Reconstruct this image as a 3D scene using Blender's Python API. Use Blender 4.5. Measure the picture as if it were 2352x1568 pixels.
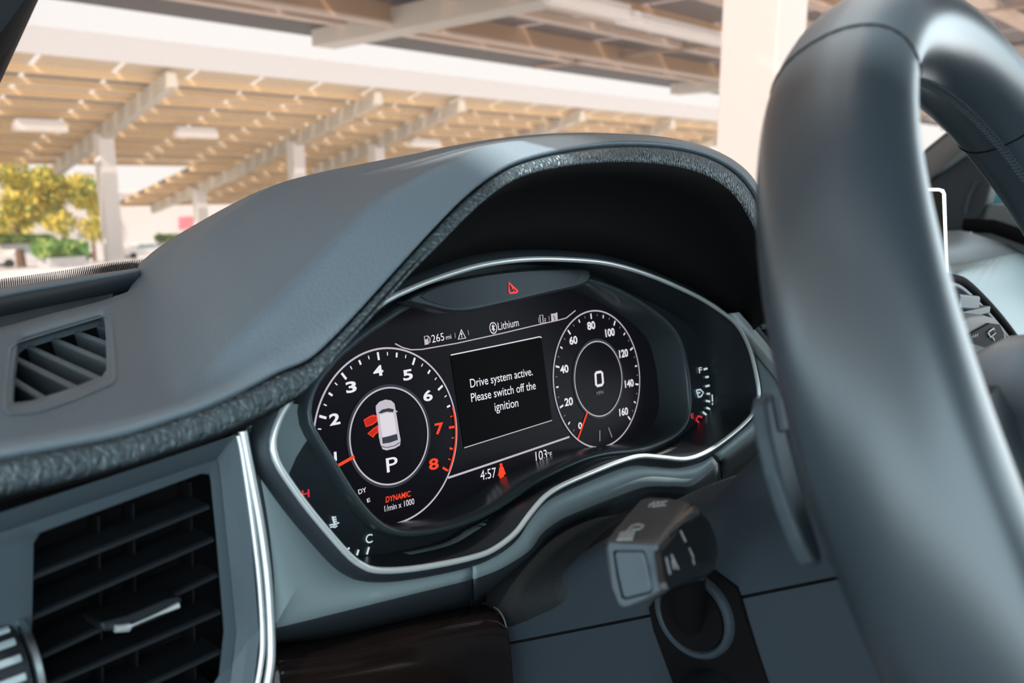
import bpy, math, random
import numpy as np
from mathutils import Vector, Matrix

# ------------------------------------------------------------------ camera
# car frame: X to the passenger side, Y towards the bonnet, Z up; origin = centre of the instrument screen (metres)
W, H = 2352.0, 1568.0
FPX = 1893.9
PSI, PIT = math.radians(46.086), math.radians(-11.010)
CAM = np.array([-0.3911, -0.3811, 0.1496])
TILT = math.radians(10.725)
FW = np.array([math.sin(PSI)*math.cos(PIT), math.cos(PSI)*math.cos(PIT), math.sin(PIT)])
RT = np.array([math.cos(PSI), -math.sin(PSI), 0.0])
UP = np.cross(RT, FW)
scene = bpy.context.scene
COL = scene.collection
for o in list(bpy.data.objects):
    bpy.data.objects.remove(o)
cd = bpy.data.cameras.new('camera')
cam = bpy.data.objects.new('camera', cd); COL.objects.link(cam)
cd.sensor_width = 36.0; cd.lens = FPX*36.0/W
cd.clip_start = 0.01; cd.clip_end = 500
M = Matrix.Identity(4)
for i in range(3):
    M[i][0] = RT[i]; M[i][1] = UP[i]; M[i][2] = -FW[i]; M[i][3] = CAM[i]
cam.matrix_world = M
cd.dof.use_dof = True; cd.dof.focus_distance = 0.53; cd.dof.aperture_fstop = 9.0
scene.camera = cam

# ------------------------------------------------------------------ light
world = bpy.data.worlds.new('world'); scene.world = world; world.use_nodes = True
wn = world.node_tree.nodes; wn['Background'].inputs[0].default_value = (0.80, 0.935, 1.0, 1)
wn['Background'].inputs[1].default_value = 3.1
sd = bpy.data.lights.new('sun', 'SUN'); sd.energy = 11.0; sd.angle = math.radians(0.6); sd.color = (1, 0.96, 0.90)
sun = bpy.data.objects.new('sun', sd); COL.objects.link(sun)
sun.rotation_euler = (math.radians(38), 0, math.radians(-70))
scene.view_settings.view_transform = 'Standard'; scene.view_settings.look = 'None'
scene.view_settings.exposure = 0.0; scene.view_settings.gamma = 1.0
scene.view_settings.use_curve_mapping = False

# ------------------------------------------------------------------ helpers
NRM = np.array([0, -math.cos(TILT), math.sin(TILT)])      # instrument plane normal, towards the driver
UPL = np.array([0, math.sin(TILT), math.cos(TILT)])
def ray(x, y): return FW + RT*(x-W/2)/FPX - UP*(y-H/2)/FPX
def hit(x, y, n, d):
    r = ray(x, y); return CAM + r*((d-CAM@n)/(r@n))
def O(x, y, o): return hit(x, y, NRM, o)
def PY(x, y, v): return hit(x, y, np.array([0., 1, 0]), v)
def PZ(x, y, v): return hit(x, y, np.array([0., 0, 1]), v)
def PX(x, y, v): return hit(x, y, np.array([1., 0, 0]), v)
PADN = np.array([0., -0.12, 1.0]); PADD = 0.062+0.12*0.088
def PAD(x, y, dz=0.0): return hit(x, y, PADN, PADD+dz)
def S(x, s, o): return np.array([x, 0, 0]) + UPL*s + NRM*o       # instrument plane coordinates
def xs(P): return np.array([P[0], P@UPL])
def plane3(A, B, C):
    n = np.cross(B-A, C-A); n = n/np.linalg.norm(n)
    if n@(CAM-A) < 0: n = -n
    return n, n@A
def unit(v): return v/np.linalg.norm(v)

def cr(P, n=6, closed=False):
    P = [np.asarray(p, float) for p in P]; K = len(P); out = []
    for i in range(K if closed else K-1):
        if closed: a, b, c, d = P[i-1], P[i], P[(i+1) % K], P[(i+2) % K]
        else:
            b, c = P[i], P[i+1]; a = P[i-1] if i > 0 else 2*b-c; d = P[i+2] if i+2 < K else 2*c-b
        for k in range(n):
            t = k/n
            out.append(0.5*((2*b)+(-a+c)*t+(2*a-5*b+4*c-d)*t*t+(-a+3*b-3*c+d)*t**3))
    if not closed: out.append(P[-1])
    return out
def resample(P, n, closed=False):
    P = np.array(P)
    if closed: P = np.vstack([P, P[:1]])
    L = np.concatenate([[0], np.cumsum(np.linalg.norm(np.diff(P, axis=0), axis=1))])
    t = np.linspace(0, L[-1], n+1)[:-1] if closed else np.linspace(0, L[-1], n)
    return [np.array([np.interp(v, L, P[:, k]) for k in range(P.shape[1])]) for v in t]

def mesh(name, V, F, mat=None, parent=None, smooth=True, solid=0, bevel=0, subsurf=0, off=-1, bseg=2, angle=None):
    me = bpy.data.meshes.new(name); me.from_pydata([tuple(v) for v in V], [], [tuple(f) for f in F]); me.update()
    if mat: me.materials.append(mat)
    o = bpy.data.objects.new(name, me); COL.objects.link(o)
    if smooth:
        for p in me.polygons: p.use_smooth = True
        if angle: me.set_sharp_from_angle(angle=math.radians(angle))
    if solid:
        m = o.modifiers.new('s', 'SOLIDIFY'); m.thickness = solid; m.offset = off
    if bevel:
        m = o.modifiers.new('b', 'BEVEL'); m.width = bevel; m.segments = bseg; m.limit_method = 'ANGLE'; m.angle_limit = math.radians(40)
    if subsurf:
        m = o.modifiers.new('u', 'SUBSURF'); m.levels = subsurf; m.render_levels = subsurf
    if parent: par(o, parent)
    return o
def par(o, p):
    o.parent = p
    t = p.location if p.type == 'EMPTY' else Vector((0, 0, 0))
    o.matrix_parent_inverse = Matrix.Translation(-t)
    return o
def thing(name, label, cat, loc=(0, 0, 0), group=None):
    e = bpy.data.objects.new(name, None); COL.objects.link(e); e.location = tuple(loc); e.empty_display_size = 0.02
    return tag(e, label, cat, group)
def tag(o, label, cat=None, group=None, kind=None):
    if label: o['label'] = label
    if cat: o['category'] = cat
    if group: o['group'] = group
    if kind: o['kind'] = kind
    return o
def facing(V, F, toward=CAM):
    """flip faces so that the mean normal looks at `toward`"""
    V = np.array(V); s = 0
    for f in F[::max(1, len(F)//60)]:
        a, b, c = V[f[0]], V[f[1]], V[f[2]]; n = np.cross(b-a, c-a); s += n@(toward-a)/(np.linalg.norm(toward-a)+1e-9)
    return [tuple(reversed(f)) for f in F] if s < 0 else F
def grid(name, rows, mat, parent=None, n=6, closed=False, solid=0.003, subsurf=0, capm=None, toward=CAM, angle=None, vsm=0, raw=False):
    R = rows if raw else [cr(r, n, closed) for r in rows]
    if vsm:
        R = [list(c) for c in zip(*[cr(col, vsm) for col in zip(*R)])]
    m = len(R[0]); V = [p for r in R for p in r]; F = []
    for i in range(len(R)-1):
        for j in range(m if closed else m-1):
            k = (j+1) % m
            F.append((i*m+j, i*m+k, (i+1)*m+k, (i+1)*m+j))
    F = facing(V, F, toward)
    return mesh(name, V, F, mat, parent, solid=solid, subsurf=subsurf, angle=angle)
def tube(name, P, rad, mat, parent=None, closed=False, seg=10, n=0, flat=None, smooth=True):
    """tube through P; rad number or list; flat=(normal, ratio) flattens along a normal"""
    P = [np.asarray(p, float) for p in P]
    rl = rad if isinstance(rad, (list, tuple)) else None
    if n:
        if rl: rl = [float(v) for v in [q[0] for q in cr([[v, 0, 0] for v in rl], n, closed)]]
        P = cr(P, n, closed)
    K = len(P); V = []; F = []; pu = None
    for i in range(K):
        a = P[i-1] if (i > 0 or closed) else P[i]; b = P[(i+1) % K] if (i < K-1 or closed) else P[i]
        t = unit(b-a)
        if flat is not None: u = flat[0]-t*(flat[0]@t)
        elif pu is None: u = np.cross(t, [0.31, 0.2, 0.93])
        else: u = pu-t*(pu@t)
        u = unit(u); pu = u; v = np.cross(t, u); r = rl[i] if rl else rad; k = flat[1] if flat is not None else 1
        for j in range(seg):
            g = 2*math.pi*j/seg
            V.append(P[i]+r*(k*math.cos(g)*u+math.sin(g)*v))
    for i in range(K if closed else K-1):
        for j in range(seg):
            a = i*seg+j; b = i*seg+(j+1) % seg; c = ((i+1) % K)*seg+(j+1) % seg; d = ((i+1) % K)*seg+j
            F.append((a, b, c, d))
    if not closed:
        F.append(tuple(reversed(range(seg)))); F.append(tuple((K-1)*seg+j for j in range(seg)))
    return mesh(name, V, F, mat, parent, smooth=smooth, angle=50)
def prism(name, P, nrm, th, mat, parent=None, bevel=0, smooth=False, bseg=2):
    """polygon P (3-D, planar) given thickness th behind it (against nrm)"""
    P = [np.asarray(p, float) for p in P]; n = len(P); nrm = np.asarray(nrm, float)
    a = sum(np.cross(P[i]-P[0], P[(i+1) % n]-P[0]) for i in range(n))
    if a@nrm < 0: P = P[::-1]
    V = P+[p-nrm*th for p in P]
    F = [tuple(range(n)), tuple(reversed(range(n, 2*n)))]+[(i, i+n, (i+1) % n+n, (i+1) % n) for i in range(n)]
    return mesh(name, V, F, mat, parent, smooth=smooth, bevel=bevel, bseg=bseg, angle=40 if smooth else None)
def box(name, c, d, mat, parent=None, ax=None, bevel=0, bseg=2):
    c = np.asarray(c, float); ax = np.eye(3) if ax is None else ax; V = []
    for sx in (-1, 1):
        for sy in (-1, 1):
            for sz in (-1, 1): V.append(c+ax[0]*sx*d[0]/2+ax[1]*sy*d[1]/2+ax[2]*sz*d[2]/2)
    F = [(0, 1, 3, 2), (4, 6, 7, 5), (0, 4, 5, 1), (2, 3, 7, 6), (0, 2, 6, 4), (1, 5, 7, 3)]
    if np.linalg.det(np.array(ax)) < 0: F = [tuple(reversed(f)) for f in F]
    return mesh(name, V, F, mat, parent, smooth=False, bevel=bevel, bseg=bseg)
def stroke(name, pts, w, un, mat, parent=None, closed=False, nrm=NRM, th=0.0003):
    """flat ribbon through pixel points on a surface `un(px,py)`; w = width in metres"""
    P = [un(*p) for p in pts]; K = len(P); A = []; B = []
    for i in range(K):
        a = P[i-1] if (i > 0 or closed) else P[i]; b = P[(i+1) % K] if (i < K-1 or closed) else P[i]
        s = unit(np.cross(unit(b-a), nrm)); A.append(P[i]+s*w/2); B.append(P[i]-s*w/2)
    V = A+B+[v-nrm*th for v in A+B]; F = []
    for i in range(K if closed else K-1):
        j = (i+1) % K
        F += [(i, j, K+j, K+i), (2*K+i, 3*K+i, 3*K+j, 2*K+j), (i, 2*K+i, 2*K+j, j), (K+i, K+j, 3*K+j, 3*K+i)]
    if not closed: F += [(0, K, 3*K, 2*K), (K-1, 3*K-1, 4*K-1, 2*K-1)]
    return mesh(name, V, F, mat, parent, smooth=False)
def text(name, s, pl, pr, hpx, un, mat, parent, nrm=NRM, shear=0, bold=0):
    """flat lettering: baseline from pixel pl to pixel pr, capitals hpx pixels tall"""
    cu = bpy.data.curves.new(name, 'FONT'); cu.body = s; cu.extrude = 0.0; cu.shear = shear; cu.offset = bold
    to = bpy.data.objects.new(name+'_t', cu); COL.objects.link(to)
    dg = bpy.context.evaluated_depsgraph_get(); me = bpy.data.meshes.new_from_object(to.evaluated_get(dg))
    bpy.data.objects.remove(to)
    V = np.array([v.co[:] for v in me.vertices]); F = [tuple(p.vertices) for p in me.polygons]
    A, B = un(*pl), un(*pr); T = un(pl[0], pl[1]-hpx); ex = unit(B-A); ey = unit(np.cross(nrm, ex)); h = (T-A)@ey
    sx = np.linalg.norm(B-A)/(V[:, 0].max()-V[:, 0].min()); x0 = V[:, 0].min(); sy = h/0.69
    Q = [A+ex*(v[0]-x0)*sx+ey*v[1]*sy for v in V]
    bpy.data.meshes.remove(me)
    return mesh(name, Q, F, mat, parent, smooth=False)

# ------------------------------------------------------------------ materials
def mat(name, col, rough=0.5, metal=0.0, spec=0.5, tint=None, bump=None, emit=None, coat=0, var=None, crough=0.04):
    m = bpy.data.materials.new(name); m.use_nodes = True; nt = m.node_tree; b = nt.nodes['Principled BSDF']
    b.inputs['Base Color'].default_value = (*col, 1); b.inputs['Roughness'].default_value = rough
    b.inputs['Metallic'].default_value = metal; b.inputs['Specular IOR Level'].default_value = spec
    if tint: b.inputs['Specular Tint'].default_value = (*tint, 1)
    if coat: b.inputs['Coat Weight'].default_value = coat; b.inputs['Coat Roughness'].default_value = crough
    if emit: b.inputs['Emission Color'].default_value = (*emit[0], 1); b.inputs['Emission Strength'].default_value = emit[1]
    tc = None
    if bump or var:
        tc = nt.nodes.new('ShaderNodeTexCoord')
    if bump:                                   # (kind, scale, strength, distance)
        kind, sc, st, dist = bump[:4]
        if kind == 'leather':
            t = nt.nodes.new('ShaderNodeTexVoronoi'); t.feature = 'DISTANCE_TO_EDGE'; t.inputs['Scale'].default_value = sc
            mp = nt.nodes.new('ShaderNodeMapping'); mp.inputs['Scale'].default_value = bump[4] if len(bump) > 4 else (1, 1, 1)
            nz = nt.nodes.new('ShaderNodeTexNoise'); nz.inputs['Scale'].default_value = sc*0.6
            ad = nt.nodes.new('ShaderNodeMixRGB'); ad.blend_type = 'ADD'; ad.inputs[0].default_value = 0.004
            nt.links.new(tc.outputs['Object'], mp.inputs[0]); nt.links.new(mp.outputs[0], nz.inputs['Vector'])
            nt.links.new(mp.outputs[0], ad.inputs[1]); nt.links.new(nz.outputs['Color'], ad.inputs[2])
            nt.links.new(ad.outputs[0], t.inputs['Vector'])
            rm = nt.nodes.new('ShaderNodeMapRange'); rm.inputs[2].default_value = 0.25
            nt.links.new(t.outputs['Distance'], rm.inputs[0]); src = rm.outputs[0]
        else:
            t = nt.nodes.new('ShaderNodeTexNoise'); t.inputs['Scale'].default_value = sc; t.inputs['Detail'].default_value = 4
            nt.links.new(tc.outputs['Object'], t.inputs['Vector']); src = t.outputs['Fac']
        bp = nt.nodes.new('ShaderNodeBump'); bp.inputs['Strength'].default_value = st; bp.inputs['Distance'].default_value = dist
        nt.links.new(src, bp.inputs['Height']); nt.links.new(bp.outputs[0], b.inputs['Normal'])
    if var:                                    # (second colour, scale)
        t = nt.nodes.new('ShaderNodeTexNoise'); t.inputs['Scale'].default_value = var[1]; t.inputs['Detail'].default_value = 6
        r = nt.nodes.new('ShaderNodeValToRGB'); r.color_ramp.elements[0].position = 0.35; r.color_ramp.elements[1].position = 0.68
        r.color_ramp.elements[0].color = (*col, 1); r.color_ramp.elements[1].color = (*var[0], 1)
        nt.links.new(tc.outputs['Object'], t.inputs['Vector']); nt.links.new(t.outputs['Fac'], r.inputs[0])
        nt.links.new(r.outputs[0], b.inputs['Base Color'])
    return m
TL = (0.72, 0.9, 1.0)
M_HOOD = mat('hood_plastic', (0.145, 0.188, 0.222), 0.45, spec=0.7, tint=TL, bump=('noise', 750, 0.35, 0.0010))
M_LIP = mat('grained_lip', (0.045, 0.064, 0.073), 0.40, spec=0.7, tint=TL, bump=('leather', 260, 0.8, 0.0010, (1.5, 1, 0.7)))
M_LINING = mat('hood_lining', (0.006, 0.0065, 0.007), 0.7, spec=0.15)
M_FACIA = mat('satin_facia', (0.23, 0.305, 0.325), 0.42, spec=0.5, tint=TL)
M_DARK = mat('dark_plastic', (0.020, 0.026, 0.031), 0.45, spec=0.5, tint=TL)
M_BEZEL = mat('bezel_plastic', (0.026, 0.034, 0.041), 0.33, spec=0.5, tint=TL)
M_RIDGE = mat('bezel_ridge', (0.048, 0.066, 0.075), 0.28, spec=0.6, tint=TL)
M_GAUGE = mat('gauge_panel', (0.026, 0.033, 0.040), 0.3, spec=0.5, tint=TL)
M_BLACK = mat('black_void', (0.006, 0.006, 0.007), 0.8, spec=0.1)
M_CHROME = mat('chrome', (0.86, 0.96, 0.98), 0.30, metal=0.55, spec=0.9)
M_CHROME2 = mat('satin_chrome', (0.72, 0.83, 0.86), 0.3, metal=1)
M_SHROUD = mat('shroud_plastic', (0.036, 0.050, 0.064), 0.5, spec=0.5, tint=TL, bump=('noise', 1500, 0.15, 0.0003))
M_VENT = mat('vent_plastic', (0.060, 0.084, 0.102), 0.45, spec=0.5, tint=TL)
M_SLAT = mat('slat_plastic', (0.012, 0.014, 0.017), 0.5, spec=0.5, tint=TL)
M_LEATHER = mat('wheel_leather', (0.034, 0.050, 0.064), 0.34, spec=1.0, tint=(0.8, 0.95, 1.0), bump=('noise', 700, 0.05, 0.0004), coat=0.9, crough=0.40)
M_STITCH = mat('thread', (0.06, 0.08, 0.09), 0.6)
M_STALK = mat('stalk_plastic', (0.085, 0.084, 0.088), 0.42, spec=0.5)
M_STALKB = mat('stalk_end', (0.125, 0.165, 0.195), 0.42, spec=0.5, tint=TL)
M_GLOSS = mat('gloss_black', (0.008, 0.009, 0.011), 0.18, spec=0.5)
M_PRINT = mat('white_print', (0.55, 0.60, 0.62), 0.5)
M_WOOD = mat('dark_veneer', (0.006, 0.004, 0.004), 0.15, spec=0.35, coat=0.25, var=((0.018, 0.011, 0.009), 14))
M_SCREEN = mat('screen_glass', (0.004, 0.004, 0.006), 0.3, spec=0.08, emit=((0.011, 0.011, 0.016), 0.35))
M_PANELSCR = mat('screen_panel', (0.002, 0.002, 0.003), 0.4, spec=0.05)
def glow(name, c, s): return mat(name, tuple(min(1, v*0.2) for v in c), 0.6, spec=0.0, emit=(c, s))
G_WHITE = glow('display_white', (0.93, 0.89, 0.97), 0.82)
G_RING = glow('display_ring', (0.78, 0.70, 0.80), 0.62)
G_DIM = glow('display_dim', (0.8, 0.8, 0.85), 0.22)
G_RED = glow('display_red', (1.0, 0.07, 0.03), 0.9)
G_DRED = glow('display_dark_red', (1.0, 0.05, 0.03), 0.45)
G_LAMP = glow('warning_red', (1.0, 0.08, 0.09), 0.95)
G_BLUE = glow('gauge_white', (0.72, 0.88, 0.95), 0.75)
G_GRED = glow('gauge_red', (0.95, 0.05, 0.08), 0.75)
G_SLATE = glow('display_slate', (0.10, 0.11, 0.14), 0.35)
G_CAR = glow('display_car', (0.72, 0.66, 0.74), 0.68)
G_CAR2 = glow('display_roof', (0.78, 0.72, 0.79), 0.85)
# ================================================================== DASHBOARD
dash = thing('dashboard', 'dark grey moulded dashboard with a grained hood arching over the instruments', 'dashboard', (0, 0, 0.06))
def RW(lst):
    out = []
    for q in lst:
        if q[2] == 'P': out.append(PAD(q[0], q[1]))
        elif q[2] == 'L': out.append(PAD(q[0], q[1], -0.02))
        else: out.append(PY(*q))
    return out
L0 = [(-420,1246,-.093),(0,1139,-.093),(140,1108,-.093),(276,1072,-.093),(400,1033,-.093),(512,993,-.093),(600,955,-.093),(665,920,-.094),(705,893,-.095),(776,815,-.095),
      (850,733,-.095),(942,629,-.095),(1011,560,-.095),(1080,490,-.095),(1150,432,-.095),(1220,399,-.095),(1330,378,-.095),(1440,372,-.095),(1540,380,-.095),(1620,402,-.095),
      (1680,442,-.095),(1720,500,-.095),(1745,560,-.093),(1768,650,-.090),(1775,720,-.088)]
L1 = [(-420,1146),(0,1056),(140,1030),(276,1003),(394,966),(480,936),(560,900),(640,858),(706,828),(764,777),(835,702),(930,597),(1000,522),(1065,458),(1130,408),(1200,374),(1310,348),
      (1430,335),(1550,342),(1640,368),(1705,415),(1745,485),(1765,565),(1790,660),(1800,730)]
L1 = [(x, y, -.088) for x, y in L1]
L2 = [(-420,1034,'P'),(0,962,'P'),(140,940,'P'),(276,925,'P'),(380,913,'P'),(440,898,-.070),(490,860,-.070),(545,800,-.072),(617,728,-.074),(690,655,-.074),(770,572,-.074),(850,495,-.074),
      (930,440,-.074),(1011,395,-.075),(1100,357,-.076),(1180,338,-.077),(1290,327,-.078),(1420,323,-.076),(1550,334,-.080),(1645,362,-.082),(1712,410,-.083),(1750,482,-.083),(1770,563,-.083),
      (1796,660,-.083),(1806,730,-.083)]
L3 = [(-420,868,'P'),(0,766,'P'),(130,730,'P'),(253,697,'P'),(323,669,'P'),(387,630,.105),(440,582,.10),(500,527,.098),(553,487,.095),(600,455,.09),(650,430,.085),(750,404,.07),(850,384,.055),
      (950,364,.04),(1050,344,.015),(1160,327,-.01),(1280,317,-.035),(1410,317,-.055),(1545,328,-.066),(1648,358,-.072),(1718,408,-.075),(1754,480,-.076),(1774,562,-.076),(1800,660,-.076),(1810,730,-.076)]
L0, L1, L2, L3 = RW(L0), RW(L1), RW(L2), RW(L3)
L4 = []
sil = {4: (322,628,.155), 5: (345,598,.165), 6: (395,560,.17), 7: (475,512,.165), 8: (540,476,.155), 9: (592,450,.14), 10: (648,431,.125)}
for i, p in enumerate(L3):
    if i < 4: L4.append(p+np.array([0.0, 0.004, -0.022]))
    elif i in sil: L4.append(PY(*sil[i]))
    else: L4.append(p+np.array([0.0, 0.06, -0.012]))
L5 = [p+np.array([0.01, 0.10, -0.09]) if i > 3 else p+np.array([0, 0.01, -0.02]) for i, p in enumerate(L4)]
def lerp_rows(A, B, ts): return [[a+(b-a)*t for a, b in zip(A, B)] for t in ts]
# top shell: rolled edge, chamfer, flank, back
C1, C2, C3, C4, C5 = [cr(r, 6) for r in (L1, L2, L3, L4, L5)]
rows = [C1]+lerp_rows(C1, C2, (0.06, 0.5, 0.9, 1.0))+lerp_rows(C2, C3, (0.07, 0.3, 0.6, 0.9, 1.0))+lerp_rows(C3, C4, (0.15, 0.6, 1.0))+lerp_rows(C4, C5, (0.2, 1.0))
hood = grid('instrument_hood', rows, M_HOOD, dash, raw=True, solid=0.003)
# grained lip, slightly rounded
C0 = cr(L0, 6)
mid = [(a+b)/2+np.array([0, -0.003, 0.0]) for a, b in zip(C0, C1)]
lip = grid('hood_lip', [C1, [(a*3+b)/4+np.array([0, -.002, .001]) for a, b in zip(C1, C0)], mid, [(a+b*3)/4+np.array([0, -.002, -.0005]) for a, b in zip(C1, C0)], C0], M_LIP, dash, raw=True, solid=0.002)
lip['label'] = 'coarse grained leatherette edge of the hood'

us = C0[:9*6]
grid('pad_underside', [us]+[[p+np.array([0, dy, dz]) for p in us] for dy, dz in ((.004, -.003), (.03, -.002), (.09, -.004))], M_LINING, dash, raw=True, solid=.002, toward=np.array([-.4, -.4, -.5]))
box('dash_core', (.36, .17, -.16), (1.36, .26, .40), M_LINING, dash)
box('centre_pad', (.60, .17, .0), (.50, .30, .09), M_HOOD, dash, bevel=.02, bseg=4)
box('passenger_pad', (1.03, .17, .01), (.44, .26, .10), M_HOOD, dash, bevel=.02, bseg=4)
box('lower_dash', (.70, .02, -.40), (.82, .16, .30), M_SHROUD, dash, bevel=.03, bseg=4)
# ------------------------------------------------------------------ instrument cluster contours (instrument-plane coordinates)
RID = [(722,945),(727,915),(742,880),(775,838),(815,800),(860,765),(905,735),(940,712),(1010,680),(1100,655),(1200,641),(1290,640),(1355,650),(1420,672),(1480,705),(1530,742),(1560,780),(1575,830),
       (1583,890),(1584,935),(1575,970),(1550,995),(1500,1018),(1450,1028),(1400,1033),(1350,1045),(1290,1070),(1230,1100),(1180,1135),(1130,1165),(1070,1190),(1010,1207),(960,1214),(920,1212),(885,1198),
       (855,1170),(820,1125),(780,1060),(745,1005),(727,972)]
CHR = [(625,1010),(636,970),(655,932),(690,885),(740,825),(800,757),(850,716),(885,690),(930,668),(1000,640),(1100,610),(1200,596),(1300,596),(1400,606),(1500,636),(1600,681),(1660,719),(1695,751),(1720,800),
       (1735,860),(1741,910),(1730,945),(1700,979),(1650,1019),(1610,1043),(1570,1054),(1520,1050),(1470,1047),(1420,1060),(1350,1088),(1290,1114),(1250,1140),(1215,1180),(1180,1225),(1130,1262),(1080,1280),
       (1000,1297),(920,1308),(860,1308),(830,1297),(800,1275),(750,1219),(700,1158),(650,1088),(630,1050)]
OR, OC, OG = 0.030, 0.060, 0.018
rid = [xs(O(x, y, OR)) for x, y in RID]; chrm = [xs(O(x, y, OC)) for x, y in CHR]
NP = 160
def smooth2(P, n=NP): return resample(cr([np.array([*p, 0]) for p in P], 8, True), n, True)
rid = [p[:2] for p in smooth2(rid)]; chrm = [p[:2] for p in smooth2(chrm, 240)]
def polar(P, c=(0.0, 0.012), n=NP):
    P = np.array(P)-np.array(c); a = np.arctan2(P[:, 1], P[:, 0]); r = np.hypot(P[:, 0], P[:, 1])
    i = np.argsort(a); a, r = a[i], r[i]
    a = np.concatenate([a-2*np.pi, a, a+2*np.pi]); r = np.concatenate([r, r, r])
    t = np.linspace(-np.pi, np.pi, n+1)[:-1]
    rr = np.interp(t, a, r)
    return [np.array([c[0]+q*math.cos(v), c[1]+q*math.sin(v)]) for q, v in zip(rr, t)]
def offs(P, d):
    P = np.array(P); t = np.roll(P, -1, 0)-np.roll(P, 1, 0); nn = np.stack([t[:, 1], -t[:, 0]], 1)
    nn /= np.linalg.norm(nn, axis=1)[:, None]
    area = np.sum(P[:, 0]*np.roll(P[:, 1], -1)-np.roll(P[:, 0], -1)*P[:, 1])
    if area < 0: nn = -nn
    return [p+q*d for p, q in zip(P, nn)]
def lift(P, o): return [S(p[0], p[1], o) for p in P]

clu = thing('instrument_cluster', 'digital instrument cluster with two round dials inside a chrome-edged bezel', 'instrument cluster', (0, 0, -0.07))
# dark lining of the hood, from the lip back to the top of the cluster
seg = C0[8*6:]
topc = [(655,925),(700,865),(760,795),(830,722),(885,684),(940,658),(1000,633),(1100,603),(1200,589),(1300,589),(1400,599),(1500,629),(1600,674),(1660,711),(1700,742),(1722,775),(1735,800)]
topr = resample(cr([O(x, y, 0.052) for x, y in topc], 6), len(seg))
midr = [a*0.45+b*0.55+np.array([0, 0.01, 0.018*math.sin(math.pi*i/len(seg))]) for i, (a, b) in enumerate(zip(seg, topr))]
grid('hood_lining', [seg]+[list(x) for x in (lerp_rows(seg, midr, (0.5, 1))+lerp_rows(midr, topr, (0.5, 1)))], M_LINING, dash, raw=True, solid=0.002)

# screen glass
scr_out = offs(rid, 0.004)
screen = prism('display_screen', lift(scr_out, 0.0), NRM, 0.004, M_SCREEN, clu)
# inner ridge around the screen
rr = [lift(rid, 0.0), lift(rid, 0.02), lift(offs(rid, 0.0003), 0.0275), lift(offs(rid, 0.0016), 0.0297), lift(offs(rid, 0.0034), 0.0297), lift(offs(rid, 0.0048), 0.0275), lift(offs(rid, 0.0055), OG)]
o = grid('inner_bezel', rr, M_RIDGE, clu, raw=True, closed=True, solid=0, toward=S(0, 0, 0.4)); 
# gauge panel between ridge and outer wall
chp = polar(chrm); pi = polar(offs(rid, 0.0045))
cen = np.array([0.0, 0.012])
def wallrow(t, o, ins=0.0):
    out = []
    for q, k in zip(pi, chp):
        d = unit(k-cen); rc_ = np.linalg.norm(k-cen)-ins; rb = max(rc_-.002, np.linalg.norm(q-cen)+.006); r_ = rb+(rc_-rb)*t
        out.append(S(*(cen+d*r_), o))
    return out
po = [xs(p) for p in wallrow(0, 0.0)]
grid('gauge_panel', [lift(pi, OG+.001)]+[lift([a+(b-a)*t for a, b in zip(pi, po)], OG+.001) for t in (0.5, 1.0)], M_GAUGE, clu, raw=True, closed=True, solid=0, toward=S(0, 0, 1))
wall = [wallrow(0, OG-.002), wallrow(0.06, OG+.004)]+[wallrow(t, OG+(OC-OG)*t) for t in (.35, .6, .85, 1.0)]
grid('bezel_wall', wall, M_BEZEL, clu, raw=True, closed=True, solid=0, toward=S(0, 0, 0.05))
outer = [lift(chrm, OC), lift(offs(chrm, 0.003), OC-.0005), lift(offs(chrm, 0.0065), OC-.004), lift(offs(chrm, 0.0075), OC-.02)]
grid('outer_bezel', outer, M_DARK, clu, raw=True, closed=True, solid=0, toward=S(0, 0, 1))
c = tube('chrome_ring', lift(chrm, OC+.0006), 0.0017, M_CHROME, clu, closed=True, seg=10); c['label'] = 'thin bright chrome ring'

# light corner cap on the gauge panel (lower left)
def OGp(x, y): return O(x, y, OG+.0012)
prism('panel_cap', [O(*q, OG+.004) for q in ((655,925),(700,930),(716,985),(722,1000),(704,1012),(680,1050),(662,1092),(640,1060),(620,1010))], NRM, 0.003, M_FACIA, clu)
g = mat('sheen_paint', (0.17, 0.22, 0.235), 0.4, tint=TL)
ang0, ang1 = [math.atan2(*(xs(O(*q, OR))-cen)[::-1]) for q in ((965,1225), (1545,1010))]
ii = [k for k in range(NP) if ang0 <= -math.pi+2*math.pi*k/NP <= ang1]
sheen_rows = [[wallrow(t, OG+(OC-OG)*t+.0012)[k] for k in ii] for t in (0.02, .12, .28)]
grid('wall_sheen', sheen_rows, g, clu, raw=True, solid=.0008)  # reflected light low on the bezel wall, painted as a paler strip

# warning lamp panel
def OW(o): return lambda x, y: O(x, y, o)
WO = [(933,690),(985,662),(1050,641),(1130,626),(1210,618),(1290,616),(1345,617),(1357,624),(1346,652),(1250,677),(1150,701),(1080,716),(1030,716),(985,706)]
WI = [(967,681),(1010,661),(1080,641),(1150,631),(1220,625),(1300,622),(1336,624),(1330,640),(1318,654),(1250,668),(1150,690),(1065,705),(1022,702)]
wp = prism('warning_lamp_panel', resample(cr([O(*q, .040) for q in WO], 5, True), 70, True), NRM, 0.012, mat('lamp_frame', (.020, .027, .032), .35, tint=TL), clu, bevel=0.0015)
face = prism('lamp_face', resample(cr([O(*q, .0406) for q in WI], 5, True), 60, True), NRM, 0.002, mat('lamp_smoke', (.012, .015, .019), .3, spec=.35, tint=TL), wp)
tri = stroke('warning_triangle', [(1169,649),(1190,669),(1188,671),(1172,673),(1170,671)], 0.0011, OW(.0411), G_LAMP, wp, closed=True)
stroke('warning_mark', [(1176,656),(1179,663)], 0.0010, OW(.0411), G_LAMP, wp); stroke('warning_mark', [(1180,667),(1181,669)], 0.0010, OW(.0411), G_LAMP, wp)

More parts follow.
